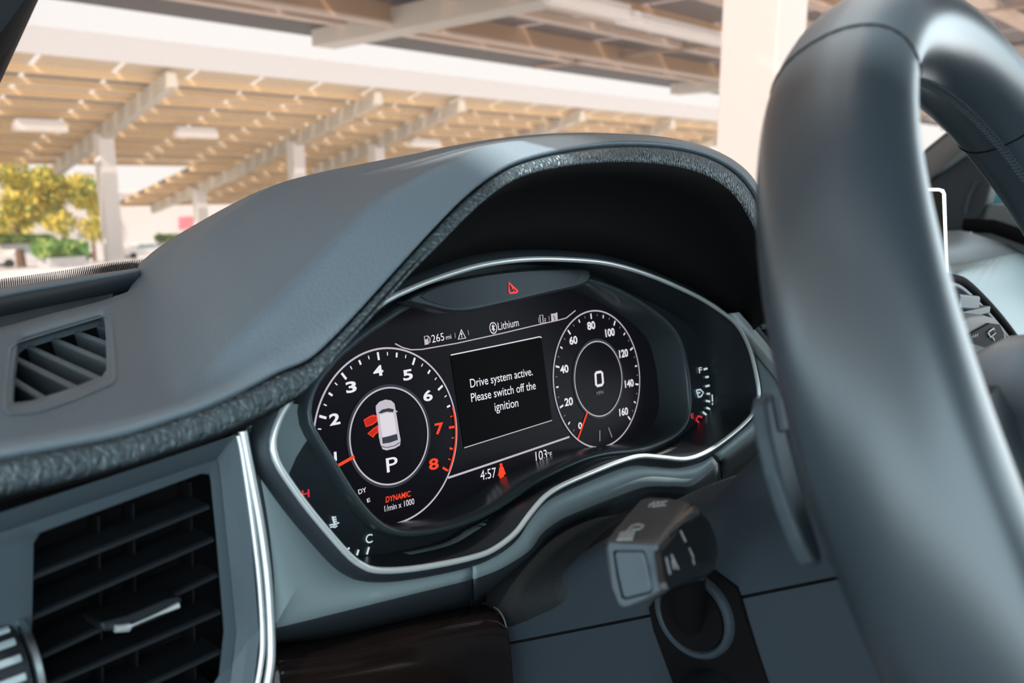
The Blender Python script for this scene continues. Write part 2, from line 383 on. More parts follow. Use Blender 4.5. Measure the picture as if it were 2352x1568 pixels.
# coolant gauge print
def gstroke(n, pts, w, m): return stroke(n, pts, w, OW(OG+.0022), m, clu)
def gtext(n, s, a, b, h, m): return text(n, s, a, b, h, OW(OG+.0022), m, clu, bold=0.01)
gtext('gauge_letter', 'H', (694,1144), (711,1141), 18, G_GRED)
gtext('gauge_letter', 'C', (840,1248), (856,1245), 20, G_BLUE)
gstroke('gauge_symbol', [(764,1186),(769,1204)], 0.0009, G_BLUE)
for a, b in (((766,1188),(772,1187)), ((768,1193),(773,1192)), ((769,1198),(774,1197))): gstroke('gauge_symbol', [a, b], 0.0007, G_BLUE)
gstroke('gauge_symbol', [(757,1206),(764,1204),(768,1206),(774,1202),(779,1200)], 0.0007, G_BLUE)
gstroke('gauge_symbol', [(759,1211),(765,1209),(769,1211),(775,1207)], 0.0007, G_BLUE)
for a, b in (((843,1273),(848,1256)), ((820,1275),(824,1262)), ((798,1262),(803,1258)), ((833,1289),(842,1286))): gstroke('gauge_tick', [a, b], 0.0011, G_BLUE)
# fuel gauge print
gtext('gauge_letter', 'F', (1606,857), (1613,855), 13, G_BLUE)
gtext('gauge_letter', 'E', (1588,961), (1594,959), 11, G_GRED)
for a, b in (((1617,848),(1625,846)), ((1621,866),(1628,865)), ((1621,887),(1630,885)), ((1624,904),(1631,904)), ((1622,920),(1631,922)), ((1623,936),(1631,939)), ((1615,946),(1625,954))): gstroke('gauge_tick', [a, b], 0.0016, G_BLUE)
for pts in ([(1636,906),(1637,922)], [(1637,925),(1637,940)], [(1636,943),(1634,957)], [(1632,959),(1623,969)], [(1621,971),(1611,979)]): gstroke('gauge_arc', pts, 0.0013, G_BLUE)
gstroke('gauge_arc', [(1613,958),(1605,955),(1599,963),(1607,972)], 0.0013, G_GRED)
gstroke('gauge_symbol', [(1600,897),(1605,912),(1611,910),(1616,901),(1609,894),(1600,896)], 0.0011, G_BLUE)
gstroke('gauge_symbol', [(1604,902),(1608,901)], 0.0012, G_BLUE)

# ------------------------------------------------------------------ display graphics
def D0(x, y): return O(x, y, 0.0007)
RD, DC = 0.0525, 0.1007
def annulus(n, cx, r, w, m, a0=0, a1=360, o=0.0007, N=96):
    V = []; F = []
    for i in range(N+1):
        a = math.radians(a0+(a1-a0)*i/N)
        for q in (r-w/2, r+w/2): V.append(S(cx+q*math.cos(a), q*math.sin(a), o))
    F = [(2*i, 2*i+1, 2*i+3, 2*i+2) for i in range(N)]
    return mesh(n, V, facing(V, F, S(0, 0, 1)), m, screen, smooth=False)
def tick(n, cx, ang, r0, r1, w, m):
    a = math.radians(ang); d = np.array([math.cos(a), math.sin(a)]); t = np.array([-d[1], d[0]])*w/2; c0 = np.array([cx, 0])
    P = [S(*(c0+d*r0+t), .0008), S(*(c0+d*r1+t), .0008), S(*(c0+d*r1-t), .0008), S(*(c0+d*r0-t), .0008)]
    return mesh(n, P, facing(P, [(0, 1, 2, 3)], S(0, 0, 1)), m, screen, smooth=False)
annulus('dial_ring', -DC, RD, 0.0011, G_RING); annulus('dial_ring', DC, RD, 0.0011, G_RING)
annulus('dial_inner_ring', -DC, RD*.548, 0.0010, G_RING); annulus('dial_inner_ring', DC, RD*.548, 0.0009, G_RING)
annulus('dial_shade', -DC, RD*.575, 0.0012, G_SLATE); annulus('dial_shade', DC, RD*.575, 0.0012, G_SLATE)
annulus('red_zone', -DC, RD*.985, 0.0013, G_RED, -38.2, 8, 0.0009, 30)
LA = lambda v: 90.6-(v-4)*32.2
for k in range(8*1, 8*8+1):
    v = k/8
    if v < 1.2 or (k % 2): continue
    red = v > 6.6
    if k % 8 == 0: tick('dial_tick', -DC, LA(v), RD*.875, RD*.965, 0.0015, G_RED if red else G_WHITE)
    elif k % 4 == 0: tick('dial_tick', -DC, LA(v), RD*.90, RD*.955, 0.0013, G_RED if red else G_WHITE)
    else: tick('dial_tick', -DC, LA(v), RD*.915, RD*.955, 0.0007, G_RED if red else G_WHITE)
RA = lambda v: 89.9-(v-80)*35.0/20
for k in range(0, 33):
    v = k*5
    if v < 3: continue
    if k % 4 == 0: tick('dial_tick', DC, RA(v), RD*.885, RD*.965, 0.0014, G_WHITE)
    elif k % 2 == 0: tick('dial_tick', DC, RA(v), RD*.905, RD*.955, 0.0012, G_WHITE)
    else: tick('dial_tick', DC, RA(v), RD*.92, RD*.955, 0.0006, G_DIM)
def num(s, cx, cy, w, h, m=G_WHITE, sl=-0.2, bold=0.03):
    return text('dial_numeral', s, (cx-w/2, cy+h/2-sl*w/2), (cx+w/2, cy+h/2+sl*w/2), h, D0, m, screen, bold=bold)
for s, x, y, w, h, m in (('2',770,962,24,25,G_WHITE),('3',808,888,24,24,G_WHITE),('4',870,851,23,23,G_WHITE),('5',938,860,22,23,G_WHITE),('6',984,908,21,23,G_WHITE),('7',1010,983,20,24,G_RED),('8',997,1065,22,24,G_RED)):
    num(s, x, y, w, h, m)
text('dial_numeral', '1', (768,1058), (774,1057), 20, D0, G_WHITE, screen, bold=.02)
for s, x, y, w, h in (('20',1307,922,19,17),('40',1297,847,19,17),('60',1318,781,18,17),('80',1359,747,18,17),('100',1402,763,21,17),('120',1433,811,20,17),('140',1446,880,20,16),('160',1433,945,20,16)):
    num(s, x, y, w, h)
num('0', 1333, 977, 9, 14)
stroke('speed_digit', [(1368,859),(1370,855.5),(1380,853.5),(1383.5,856),(1385.5,879),(1383,883.5),(1372.5,886),(1369.5,883)], 0.0020, D0, G_WHITE, screen, closed=True)
text('dial_unit', 'MPH', (1371,908), (1386,904), 9, D0, G_DIM, screen)
tick('needle', -DC, -167.6, RD*.53, RD*.86, 0.0018, G_RED); tick('needle', DC, -130.3, RD*.545, RD*.99, 0.0016, G_RED)
for (a, b) in (((1378,988),(1378,1013)), ((1398,982),(1406,1004))): stroke('dial_mark', [a, b], 0.0009, D0, G_DIM, screen)
text('gear_letter', 'P', (889,1085), (915,1079), 33, D0, G_WHITE, screen, bold=.005)
text('drive_mode', 'DYNAMIC', (886,1154), (944,1139), 13, D0, G_RED, screen, shear=.15, bold=.02)
text('dial_unit', '1/min x 1000', (884,1175), (952,1157), 14, D0, G_WHITE, screen)
text('display_text', 'DY', (824,1135), (842,1129), 11, D0, G_WHITE, screen, bold=.01)
text('display_text', 'E', (844,1154), (851,1151), 9, D0, G_WHITE, screen, bold=.01)
# top status bar
stroke('display_line', [(908,789),(925,798),(945,803),(970,802),(1050,788),(1150,766),(1230,747),(1283,735),(1301,730),(1312,721),(1322,713)], 0.0007, D0, G_RING, screen)
stroke('display_line', [(1036,815),(1140,794),(1240,773),(1244,775)], 0.0007, D0, G_WHITE, screen)
stroke('display_line', [(1067,1028),(1268,965)], 0.0006, D0, G_RING, screen)
stroke('display_line', [(1030,1097),(1120,1067),(1220,1033),(1308,1003)], 0.0013, D0, G_RING, screen)
prism('message_panel', [O(*q, .0005) for q in ((1035,818),(1243,776),(1268,965),(1066,1027))], NRM, 0.0004, M_PANELSCR, screen)
text('display_text', '265', (993,787), (1021,781), 18, D0, G_WHITE, screen); text('display_text', 'mi', (1025,780), (1037,777), 11, D0, G_WHITE, screen)
text('display_text', 'Lithium', (1145,758), (1192,748), 18, D0, G_WHITE, screen)
for a, b in (((1045,764),(1046,776)), ((1075,758),(1077,769)), ((1237,729),(1238,741)), ((1261,725),(1262,737))): stroke('display_line', [a, b], 0.0005, D0, G_DIM, screen)
stroke('warning_symbol', [(1060,757),(1070,776),(1053,779)], 0.0007, D0, G_WHITE, screen, closed=True)
stroke('warning_symbol', [(1060,764),(1061,770)], 0.0007, D0, G_WHITE, screen); stroke('warning_symbol', [(1061,772.5),(1061.3,774.5)], 0.0008, D0, G_WHITE, screen)
prism('pump_symbol', [D0(*q) for q in ((974,772),(983,770),(985,790),(976,792))], NRM, 0.0002, G_CAR, screen)
prism('pump_window', [O(*q, .0009) for q in ((976,773),(982,772),(982.5,778),(976.5,779))], NRM, 0.0002, M_SCREEN, screen)
stroke('pump_symbol', [(984,772),(988,777),(988,786),(986,786)], 0.0006, D0, G_CAR, screen)
cx, cy = O(1133, 753, .0007)@np.array([1, 0, 0]), O(1133, 753, .0007)@UPL
V = [S(cx+q*math.cos(a*math.pi/16)*.0036, cy+q*math.sin(a*math.pi/16)*.0040, .0007) for q in (1, .82) for a in range(32)]
mesh('bluetooth_symbol', V, facing(V, [(a, (a+1) % 32, 32+(a+1) % 32, 32+a) for a in range(32)], S(0, 0, 1)), G_WHITE, screen, smooth=False)
stroke('bluetooth_symbol', [(1130,749),(1137,757),(1134,761),(1132,745),(1136,748),(1130,757)], 0.0005, D0, G_WHITE, screen)
stroke('phone_symbol', [(1240,724),(1247,723),(1248,741),(1242,742)], 0.0006, D0, G_CAR, screen, closed=True)
for y in (732, 736, 740): stroke('phone_symbol', [(1251,y),(1254,y-.7)], 0.0006, D0, G_CAR, screen)
prism('map_symbol', [D0(*q) for q in ((1266,720),(1273,720),(1280,717),(1281,734),(1274,737),(1267,737))], NRM, 0.0002, G_CAR, screen)
stroke('map_symbol', [(1271,725),(1275,731),(1274,736)], 0.0006, OW(.001), G_SLATE, screen)
for s, a, b in (('Drive system active.', (1081,890), (1224,861)), ('Please switch off the', (1083,923), (1231,893)), ('ignition', (1137,944), (1191,933))):
    text('display_text', s, a, b, 20, D0, G_WHITE, screen, bold=.004)
text('display_text', '4:57', (1104,1103), (1140,1095), 23, D0, G_WHITE, screen)
text('display_text', '103', (1231,1058), (1257,1052), 21, D0, G_WHITE, screen); text('display_text', '°F', (1258,1050), (1268,1048), 11, D0, G_WHITE, screen)
# red belt reminder figure
prism('belt_symbol', [D0(*q) for q in ((1150,1069),(1153,1068),(1157,1074),(1160,1083),(1162,1088),(1158,1090),(1157,1098),(1149,1100),(1147,1093),(1144,1093),(1146,1084),(1147,1075))], NRM, 0.0002, G_RED, screen)
prism('belt_symbol', [D0(1151+3.4*math.cos(a*.5236), 1067+3.6*math.sin(a*.5236)) for a in range(12)], NRM, 0.0002, G_RED, screen)
# car pictogram with two open doors
def k3(l): return [(600+x/3.92, 900+y/3.92) for x, y in l]
def icon(n, l, m, o): return prism(n, [O(*q, o) for q in k3(l)], NRM, 0.0002, m, screen)
icon('car_symbol', [(1035,175),(1033,125),(1065,88),(1120,68),(1170,76),(1200,105),(1210,160),(1225,250),(1240,350),(1255,430),(1250,480),(1200,508),(1130,525),(1095,515),(1075,470),(1060,400),(1055,300),(1045,220)], G_CAR, .0007)
icon('car_windscreen', [(1055,188),(1090,158),(1150,145),(1195,155),(1187,182),(1130,177),(1078,193)], G_SLATE, .001)
icon('car_roof', [(1068,205),(1130,188),(1188,188),(1208,290),(1220,368),(1150,393),(1095,405),(1080,310)], G_CAR2, .001)
icon('car_rear_window', [(1090,412),(1150,398),(1223,378),(1230,430),(1160,455),(1095,465)], G_SLATE, .001)
stroke('car_bumper', k3([(1085,490),(1130,500),(1200,485),(1248,455)]), 0.0004, OW(.001), G_SLATE, screen)
stroke('car_mirror', k3([(1205,165),(1228,178)]), 0.0005, OW(.001), G_CAR, screen)
icon('open_door_symbol', [(925,250),(985,215),(1010,200),(1040,212),(1045,265),(1000,295),(945,315)], G_DRED, .0007)
stroke('open_door_symbol', k3([(927,252),(985,217),(1040,214),(1043,262),(1000,293),(946,312)]), 0.0005, OW(.001), G_RED, screen, closed=True)
icon('open_door_symbol', [(960,375),(1010,330),(1050,300),(1058,360),(1022,385),(1010,410)], G_DRED, .0007)
stroke('open_door_symbol', k3([(962,374),(1010,332),(1048,303),(1055,358),(1022,383),(1010,406)]), 0.0005, OW(.001), G_RED, screen, closed=True)

# ================================================================== FACIA PANELS
def strip(name, inner, outer, roll, label, o=0.052, bulge=.0006, m=M_FACIA):
    """inner/outer pixel rows with the same number of points; roll = pixel row of the turned-under edge or None"""
    A = [O(x, y, o) for x, y in inner]; B = [O(x, y, o-.001) for x, y in outer]
    rows = [A, [(a+b)/2+NRM*bulge for a, b in zip(A, B)], B]
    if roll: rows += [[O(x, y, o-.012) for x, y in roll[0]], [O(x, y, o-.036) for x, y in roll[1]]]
    R = [cr(r, 6) for r in rows]
    g_ = grid(name, R[:3], m, None, raw=True, solid=0.002, angle=28)
    tag(g_, label, 'trim panel')
    if roll: grid('shaded_underside', R[2:], M_DARK, g_, raw=True, solid=0.002)['label'] = 'turned-under lower edge with its shade painted dark'  # shade under the edge put in as a dark material
    return g_
inn = [(668,905),(640,950),(612,1005),(620,1062),(655,1122),(720,1205),(790,1290),(850,1325),(960,1325),(1083,1300)]
out = [(567,985),(575,1010),(588,1100),(605,1200),(618,1320),(624,1440),(640,1440),(760,1411),(900,1376),(1083,1331)]
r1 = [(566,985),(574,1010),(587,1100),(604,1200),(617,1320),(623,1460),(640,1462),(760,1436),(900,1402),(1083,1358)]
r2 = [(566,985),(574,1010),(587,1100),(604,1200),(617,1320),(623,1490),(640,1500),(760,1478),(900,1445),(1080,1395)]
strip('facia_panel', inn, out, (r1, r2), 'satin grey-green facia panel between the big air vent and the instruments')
inn = [(1089,1298),(1140,1278),(1190,1240),(1225,1188),(1260,1150),(1310,1124),(1400,1085),(1470,1066),(1560,1073),(1610,1062),(1636,1048)]
out = [(1089,1330),(1150,1306),(1215,1265),(1248,1222),(1290,1192),(1345,1168),(1420,1138),(1480,1118),(1545,1116),(1590,1112),(1648,1064)]
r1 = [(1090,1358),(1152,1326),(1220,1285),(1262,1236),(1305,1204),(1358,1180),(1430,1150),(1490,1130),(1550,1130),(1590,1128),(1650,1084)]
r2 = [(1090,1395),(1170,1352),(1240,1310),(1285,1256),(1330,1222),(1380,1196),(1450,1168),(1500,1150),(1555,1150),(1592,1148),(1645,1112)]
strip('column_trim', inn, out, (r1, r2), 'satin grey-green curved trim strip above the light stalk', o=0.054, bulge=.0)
inn = [(1642,1042),(1690,1002),(1742,952),(1752,910),(1746,858),(1732,798),(1706,745),(1690,722)]
out = [(1655,1058),(1735,995),(1790,960),(1850,950),(1850,930),(1830,900),(1780,825),(1700,728)]
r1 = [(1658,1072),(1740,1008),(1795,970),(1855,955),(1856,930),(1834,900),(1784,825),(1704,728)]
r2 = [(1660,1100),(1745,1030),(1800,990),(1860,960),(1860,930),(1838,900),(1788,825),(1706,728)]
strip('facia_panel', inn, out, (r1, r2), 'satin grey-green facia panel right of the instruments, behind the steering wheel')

# central vent seen between cluster and wheel: chrome-edged frame with slats
cv = thing('centre_air_vent', 'dark slatted air vent with a bright chrome edge behind the steering wheel rim', 'air vent', O(1800, 900, 0.05))
prism('chrome_edge', [O(*q, .0645) for q in ((1686,719),(1699,716),(1760,786),(1815,850),(1840,890),(1838,904),(1815,880),(1745,795))], NRM, 0.010, mat('bright_trim', (.72, .82, .84), .4, metal=.3), cv, bevel=0.0010)
prism('vent_frame', [O(*q, .056) for q in ((1700,716),(1712,712),(1840,868),(1850,900),(1830,880))], NRM, 0.01, M_VENT, cv, bevel=0.001)
prism('vent_back', [O(*q, .030) for q in ((1690,700),(1900,660),(1900,900),(1830,880))], NRM, 0.004, M_BLACK, cv)
for (a, b) in (((1708,712),(1900,676)), ((1745,752),(1900,722)), ((1780,795),(1900,770)), ((1815,838),(1900,822))):
    A, B = O(*a, .050), O(*b, .050); d = unit(B-A); n2 = unit(np.cross(d, NRM))
    box('slat', (A+B)/2-NRM*.008, (np.linalg.norm(B-A), .02, .004), M_VENT, cv, ax=[d, NRM, n2], bevel=.0008)
# ================================================================== LEFT AIR VENT
av = thing('air_vent', 'large rectangular air vent with dark slats and chrome strips left of the instruments', 'air vent', O(300, 1500, 0.05))
Ao = [(-300,1274),(60,1155),(300,1076),(480,1016),(544,994),(552,1010),(558,1050),(580,1226),(599,1462),(585,1580),(520,1720),(200,1800),(-300,1900),(-300,1550)]
Bo = [(-280,1316),(60,1204),(300,1122),(470,1064),(497,1055),(500,1062),(504,1092),(518,1226),(541,1450),(528,1562),(480,1650),(200,1770),(-260,1850),(-270,1550)]
Co = [(77,1247),(92,1224),(300,1148),(462,1088),(480,1090),(483,1105),(486,1140),(495,1228),(513,1448),(502,1550),(450,1640),(230,1740),(71,1740),(73,1450)]
def ring(P, o): return [O(x, y, o) for x, y in P]
def midp(A, B, t): return [(a[0]+(b[0]-a[0])*t, a[1]+(b[1]-a[1])*t) for a, b in zip(A, B)]
R_ = [ring(Ao, .040), ring(Ao, .0555), ring(midp(Ao, Bo, .06), .057), ring(midp(Ao, Bo, .5), .0555), ring(midp(Ao, Bo, .96), .0515), ring(Bo, .0505), ring(midp(Bo, Co, .1), .0505), ring(midp(Bo, Co, .9), .0500), ring(Co, .0490), ring(Co, .018)]
def lin(P, n=4):
    out = []
    for i in range(len(P)):
        a, b = P[i], P[(i+1) % len(P)]
        out += [a+(b-a)*k/n for k in range(n)]
    return out
grid('vent_frame', [lin(r) for r in R_], M_VENT, av, raw=True, closed=True, solid=0, toward=O(300, 1300, 1.0), angle=28)
prism('vent_back', [O(*q, .016) for q in ((0,1230),(520,1050),(560,1480),(520,1760),(0,1800))], NRM, .003, M_BLACK, av)
for a, b in (((72,1326),(481,1163)), ((70,1420),(491,1238)), ((70,1519),(500,1320)), ((68,1592),(506,1405)), ((66,1700),(508,1496)), ((66,1800),(508,1590))):
    A, B = O(*a, .0455), O(*b, .0455); d = unit(B-A); up = unit(np.cross(NRM, d)); up = up if up[2] > 0 else -up
    bk = unit(-NRM*1.0+up*0.12); up2 = unit(np.cross(d, bk)); up2 = up2 if up2[2] > 0 else -up2
    L = np.linalg.norm(B-A)
    V = []
    for e in (0, 1):
        base = A+(B-A)*e
        for (dd, hh) in ((0, -.0011), (0, .0004), (.0012, .0011), (.016, .0014), (.027, .0004), (.027, -.0004), (.012, -.0016)): V.append(base+bk*dd+up2*hh)
    F = [(i, (i+1) % 7, 7+(i+1) % 7, 7+i) for i in range(7)]+[tuple(range(6, -1, -1)), tuple(range(7, 14))]
    mesh('slat', V, F, M_SLAT, av, smooth=False)
for x in (215, 294, 425):
    y0 = 1226-(x-90)*.36; A, B = O(x, y0, .024), O(x+14, y0+560, .024); d = unit(B-A)
    box('vane', (A+B)/2, (np.linalg.norm(B-A), .012, .0010), M_LINING, av, ax=[d, NRM, unit(np.cross(d, NRM))])
tab = prism('vent_tab', [O(*q, .058) for q in ((229,1430),(237,1451),(300,1447),(360,1423),(414,1398),(421,1376),(410,1368),(385,1375),(296,1412))], NRM, .022, M_SLAT, av, bevel=.0012)
tube('chrome_edge', [O(*q, .0588) for q in ((264,1443),(296,1440),(303,1436),(360,1411),(410,1389))], [.0016,.0018,.0006,.0006,.0014], M_CHROME, tab, seg=8)
tube('chrome_strip', [O(*q, .0575) for q in ((547,1000),(556,1040),(570,1130),(583,1226),(596,1340),(603,1462),(598,1530),(585,1590),(550,1680))], .0012, M_CHROME, av, n=4, seg=8)
tube('chrome_strip', [O(*q, .0565) for q in ((557,990),(568,1050),(584,1130),(600,1220),(615,1340),(622,1480),(617,1550),(600,1620),(560,1720))], .0022, M_CHROME, av, n=4, seg=8)
# thumbwheel at the frame edge
tw_c = O(-6, 1556, .046)
def lathe_x(name, c, prof, m, parent=None, seg=32, ax=(1., 0, 0)):
    ax = unit(np.array(ax)); u = unit(np.cross(ax, [0.1, 0.2, 0.97])); v = np.cross(ax, u); V = []; K = len(prof)
    for (t, r) in prof:
        for j in range(seg): V.append(c+ax*t+r*(math.cos(2*math.pi*j/seg)*u+math.sin(2*math.pi*j/seg)*v))
    F = [(i*seg+j, i*seg+(j+1) % seg, (i+1)*seg+(j+1) % seg, (i+1)*seg+j) for i in range(K-1) for j in range(seg)]
    F += [tuple(reversed(range(seg))), tuple((K-1)*seg+j for j in range(seg))]
    return mesh(name, V, F, m, parent, angle=40)
tw = lathe_x('thumbwheel', tw_c, [(-.012, .018), (-.011, .019), (.006, .019), (.007, .018)], M_SLAT, av)
lathe_x('chrome_rim', tw_c, [(.008, .0188), (.0085, .0198), (.0105, .0198), (.011, .0188)], M_CHROME2, tw)
M_RIB = mat('thumbwheel_rib', (0.42, 0.52, 0.56), 0.4)
for k in range(18):
    a = 2*math.pi*k/18; d = np.array([0, math.cos(a), math.sin(a)])
    box('rib', tw_c+d*.0192+np.array([-.003, 0, 0]), (.016, .0018, .0026), M_RIB, tw, ax=[np.array([1., 0, 0]), d, np.cross([1., 0, 0], d)], bevel=.0004)

# ================================================================== SIDE DEFOGGER VENT in the pad
def k7(l): return [(x/3.564, 560+y/3.564) for x, y in l]
VI = k7([(150,850),(200,812),(500,722),(820,626),(852,640),(864,720),(872,900),(875,1085),(838,1140),(540,1255),(260,1345),(118,1362),(108,1330),(112,1190),(128,1020)])
VO = k7([(60,862),(112,810),(460,700),(862,578),(915,590),(936,700),(955,900),(967,1085),(935,1145),(600,1290),(300,1388),(70,1398),(18,1360),(20,1180),(38,1000)])
M_SLAT2 = mat('pale_slat', (.12, .15, .17), .4, tint=TL)
sv = thing('defogger_vent', 'small four-sided vent with slanting slats set into the dash top', 'air vent', PAD(140, 850, -.02))
PN = unit(PADN)
cut = mesh('cutter', [PAD(*q)+PN*.02 for q in VI]+[PAD(*q)-PN*.03 for q in VI],
           [tuple(range(15))]+[tuple(range(29, 14, -1))]+[(i, 15+i, 15+(i+1) % 15, (i+1) % 15) for i in range(15)], smooth=False)
import bmesh
bm = bmesh.new(); bm.from_mesh(cut.data); bmesh.ops.recalc_face_normals(bm, faces=bm.faces); bm.to_mesh(cut.data); bm.free()
bo = hood.modifiers.new('hole', 'BOOLEAN'); bo.operation = 'DIFFERENCE'; bo.object = cut; bo.solver = 'EXACT'
dg = bpy.context.evaluated_depsgraph_get(); dg.update()
nm = bpy.data.meshes.new_from_object(hood.evaluated_get(dg))
hood.modifiers.clear(); hood.data = nm; bpy.data.objects.remove(cut)
PN = unit(PADN)
vr = [[PAD(*q, .0003) for q in VO], [PAD(*q, .0034) for q in midp(VO, VI, .10)], [PAD(*q, .0036) for q in midp(VO, VI, .35)], [PAD(*q, .0010) for q in midp(VO, VI, .9)], [PAD(*q, -.0004) for q in VI], [PAD(*q, 0)-PN*.003 for q in VI]]
grid('vent_well', [lin([PAD(*q, 0)-PN*.0028 for q in VI], 3), lin([PAD(*q, 0)-PN*.028 for q in VI], 3)], M_BLACK, sv, raw=True, closed=True, solid=0, toward=PAD(140, 850, 1.0))
grid('vent_frame', [lin(r, 3) for r in vr], mat('vent_rim', (.16, .20, .23), .4, tint=TL), sv, raw=True, closed=True, solid=0, toward=PAD(140, 850, 1.0), angle=35)
prism('vent_back', [PAD(*q, 0)-PN*.026 for q in VI], PN, .001, M_BLACK, sv)
for a, b in (((735,655),(862,692)), ((552,705),(868,818)), ((378,763),(874,968)), ((198,833),(864,1133)), ((138,950),(690,1220)), ((118,1128),(430,1318))):
    A, B = [PAD(*q, -.003) for q in k7([a, b])]; d = unit(B-A); s = unit(np.cross(d, PN)); ax1 = unit(PN*.9+s*.25)
    box('slat', (A+B)/2-ax1*.006, (np.linalg.norm(B-A)+.004, .014, .0030), M_SLAT2, sv, ax=[d, ax1, unit(np.cross(d, ax1))], bevel=.0008)

# ================================================================== LEDGE AND DEFROSTER RIBS
led = thing('defroster_ledge', 'raised dark ledge with a ribbed defroster strip along the windscreen base', 'dashboard ledge', PAD(150, 700))
fb = [(-420,829),(0,733),(130,705),(261,678),(317,665)]; ft = [(-420,770),(0,684),(130,660),(285,632),(323,626)]; bk = [(-420,752),(0,670),(130,648),(300,624),(318,620)]
PB = [PAD(*q, -.004) for q in fb]; PT = [PY(x, y, p[1]+.002) for (x, y), p in zip(ft, PB)]; PK = [PY(x, y, p[1]+.030) for (x, y), p in zip(bk, PB)]
PD = [p+np.array([0, .01, -.03]) for p in PK]
grid('ledge_face', [cr(PB, 5)]+lerp_rows(cr(PB, 5), cr(PT, 5), (.5, 1)), M_DARK, led, raw=True, solid=.002)
grid('ledge_top', [cr(PT, 5)]+lerp_rows(cr(PT, 5), cr(PK, 5), (.1, 1))+[cr(PD, 5)], M_HOOD, led, raw=True, solid=.002, angle=35)
near = [(-420,868),(0,767),(130,731),(253,698)]; far = [(-420,835),(0,736),(130,708),(258,680)]
N_ = cr([PAD(*q, -.005) for q in near], 16); F_ = cr([PAD(*q, -.005) for q in far], 16)
grid('defroster_base', [N_, F_], M_BLACK, led, raw=True, solid=.001)
V = []; F = []
for i, (a, b) in enumerate(zip(resample(N_, 170), resample(F_, 170))):
    k = len(V); w = np.array([.0006, 0, 0]); u = np.array([0, 0, .0022])
    V += [a-w, a+w, a+w+u, a-w+u, b-w, b+w, b+w+u, b-w+u]; F += [(k,k+3,k+2,k+1),(k+4,k+5,k+6,k+7),(k,k+1,k+5,k+4),(k+1,k+2,k+6,k+5),(k+2,k+3,k+7,k+6),(k+3,k,k+4,k+7)]
tag(mesh('defroster_ribs', V, F, M_VENT, led, smooth=False), 'row of fine pale ribs', kind='stuff')
prism('end_cap', [PAD(*q, -.001) for q in ((261,679),(317,666),(326,668),(255,697))], PN, .004, M_HOOD, led, bevel=.0006)
b0 = [(-200,715),(0,668),(130,646),(303,621),(345,600)]; t0 = [(-200,680),(0,641),(130,624),(262,602),(352,594)]
Bq = resample([PY(x, y, p[1]+.045) for (x, y), p in zip(b0, PB)], 126); Tq = resample([PY(x-5, y, p[1]+.085) for (x, y), p in zip(t0, PB)], 126)
V = []; F = []
for a, b in zip(Bq, Tq):
    k = len(V); w = np.array([.00026, 0, 0]); u = np.array([0, 0, -.003])
    V += [a-w, a+w, a+w+u, a-w+u, b-w, b+w, b+w+u, b-w+u]; F += [(k,k+3,k+2,k+1),(k+4,k+5,k+6,k+7),(k,k+1,k+5,k+4),(k+1,k+2,k+6,k+5),(k+2,k+3,k+7,k+6),(k+3,k,k+4,k+7)]
tag(mesh('rib_reflection', V, F, M_DARK, led, smooth=False), 'row of thin dark slanting slats imitating ribs reflected in the glass', kind='stuff')  # reflection of the defroster ribs in the windscreen, modelled as thin dark slats

# ================================================================== WOOD VENEER BELOW THE FACIA
vt = [(624,1478),(760,1462),(900,1430),(1040,1398),(1110,1388),(1140,1396)]
v1 = [(624,1500),(760,1486),(900,1456),(1040,1424),(1125,1412),(1158,1424)]
v2 = [(624,1560),(760,1545),(900,1520),(1040,1490),(1140,1468),(1172,1480)]
v3 = [(624,1700),(760,1690),(900,1680),(1040,1670),(1150,1660),(1185,1650)]
vrows = [[O(x, y, o) for x, y in r] for r, o in ((vt, .030), (v1, .043), (v2, .050), (v3, .046))]
ven = grid('veneer_trim', vrows, M_WOOD, None, n=5, vsm=4, solid=.003)
tag(ven, 'glossy dark brown wood veneer trim under the facia panel', 'trim panel')
tube('veneer_edge', [O(*q, .047) for q in ((1133,1393),(1146,1402),(1157,1420),(1164,1442))], [.0003,.0007,.0007,.0003], M_CHROME2, ven, n=4, seg=8)

# ================================================================== STEERING COLUMN
a30 = math.radians(30); CA = np.array([0, -.209, -.043]); ca = np.array([0, -math.cos(a30), math.sin(a30)]); cn = np.array([0, math.sin(a30), math.cos(a30)])
def CP(x, h, a): return CA+np.array([x, 0, 0])+cn*h+ca*a
colm = thing('steering_column', 'dark blue-grey plastic steering column shroud split by a horizontal seam', 'steering column', CP(0, -.08, 0))
def shroud(name, sgn, prof, secs):
    pf = [(q[0], q[1]) for q in cr([np.array([*p, 0]) for p in prof], 5)]
    rows = [[CP(x*w, sgn*.0008+h*ht, a) for x, h in pf] for a, w, ht in secs]
    mm = len(pf); V = [p for r in rows for p in r]; K = len(rows)
    F = [(i*mm+j, i*mm+(j+1) % mm, (i+1)*mm+(j+1) % mm, (i+1)*mm+j) for i in range(K-1) for j in range(mm)]
    F += [tuple(range(mm)), tuple((K-1)*mm+j for j in range(mm))]
    o = mesh(name, V, F, M_SHROUD, colm, angle=40)
    bm = bmesh.new(); bm.from_mesh(o.data); bmesh.ops.recalc_face_normals(bm, faces=bm.faces); bm.to_mesh(o.data); bm.free()
half = [(-.98, 0), (-1, .25), (-1.0, .55), (-.97, .78), (-.88, .92), (-.65, .985), (0, 1)]
prof = half+[(-x, h) for x, h in half[-2::-1]]
shroud('upper_shroud', 1, prof, [(-.21, .0600, .016), (-.14, .0605, .024), (-.10, .0612, .038), (-.06, .0615, .045), (-.02, .0615, .046), (0, .0615, .046), (.02, .0615, .054), (.045, .0615, .064), (.07, .0612, .069), (.11, .060, .071), (.116, .058, .066)])
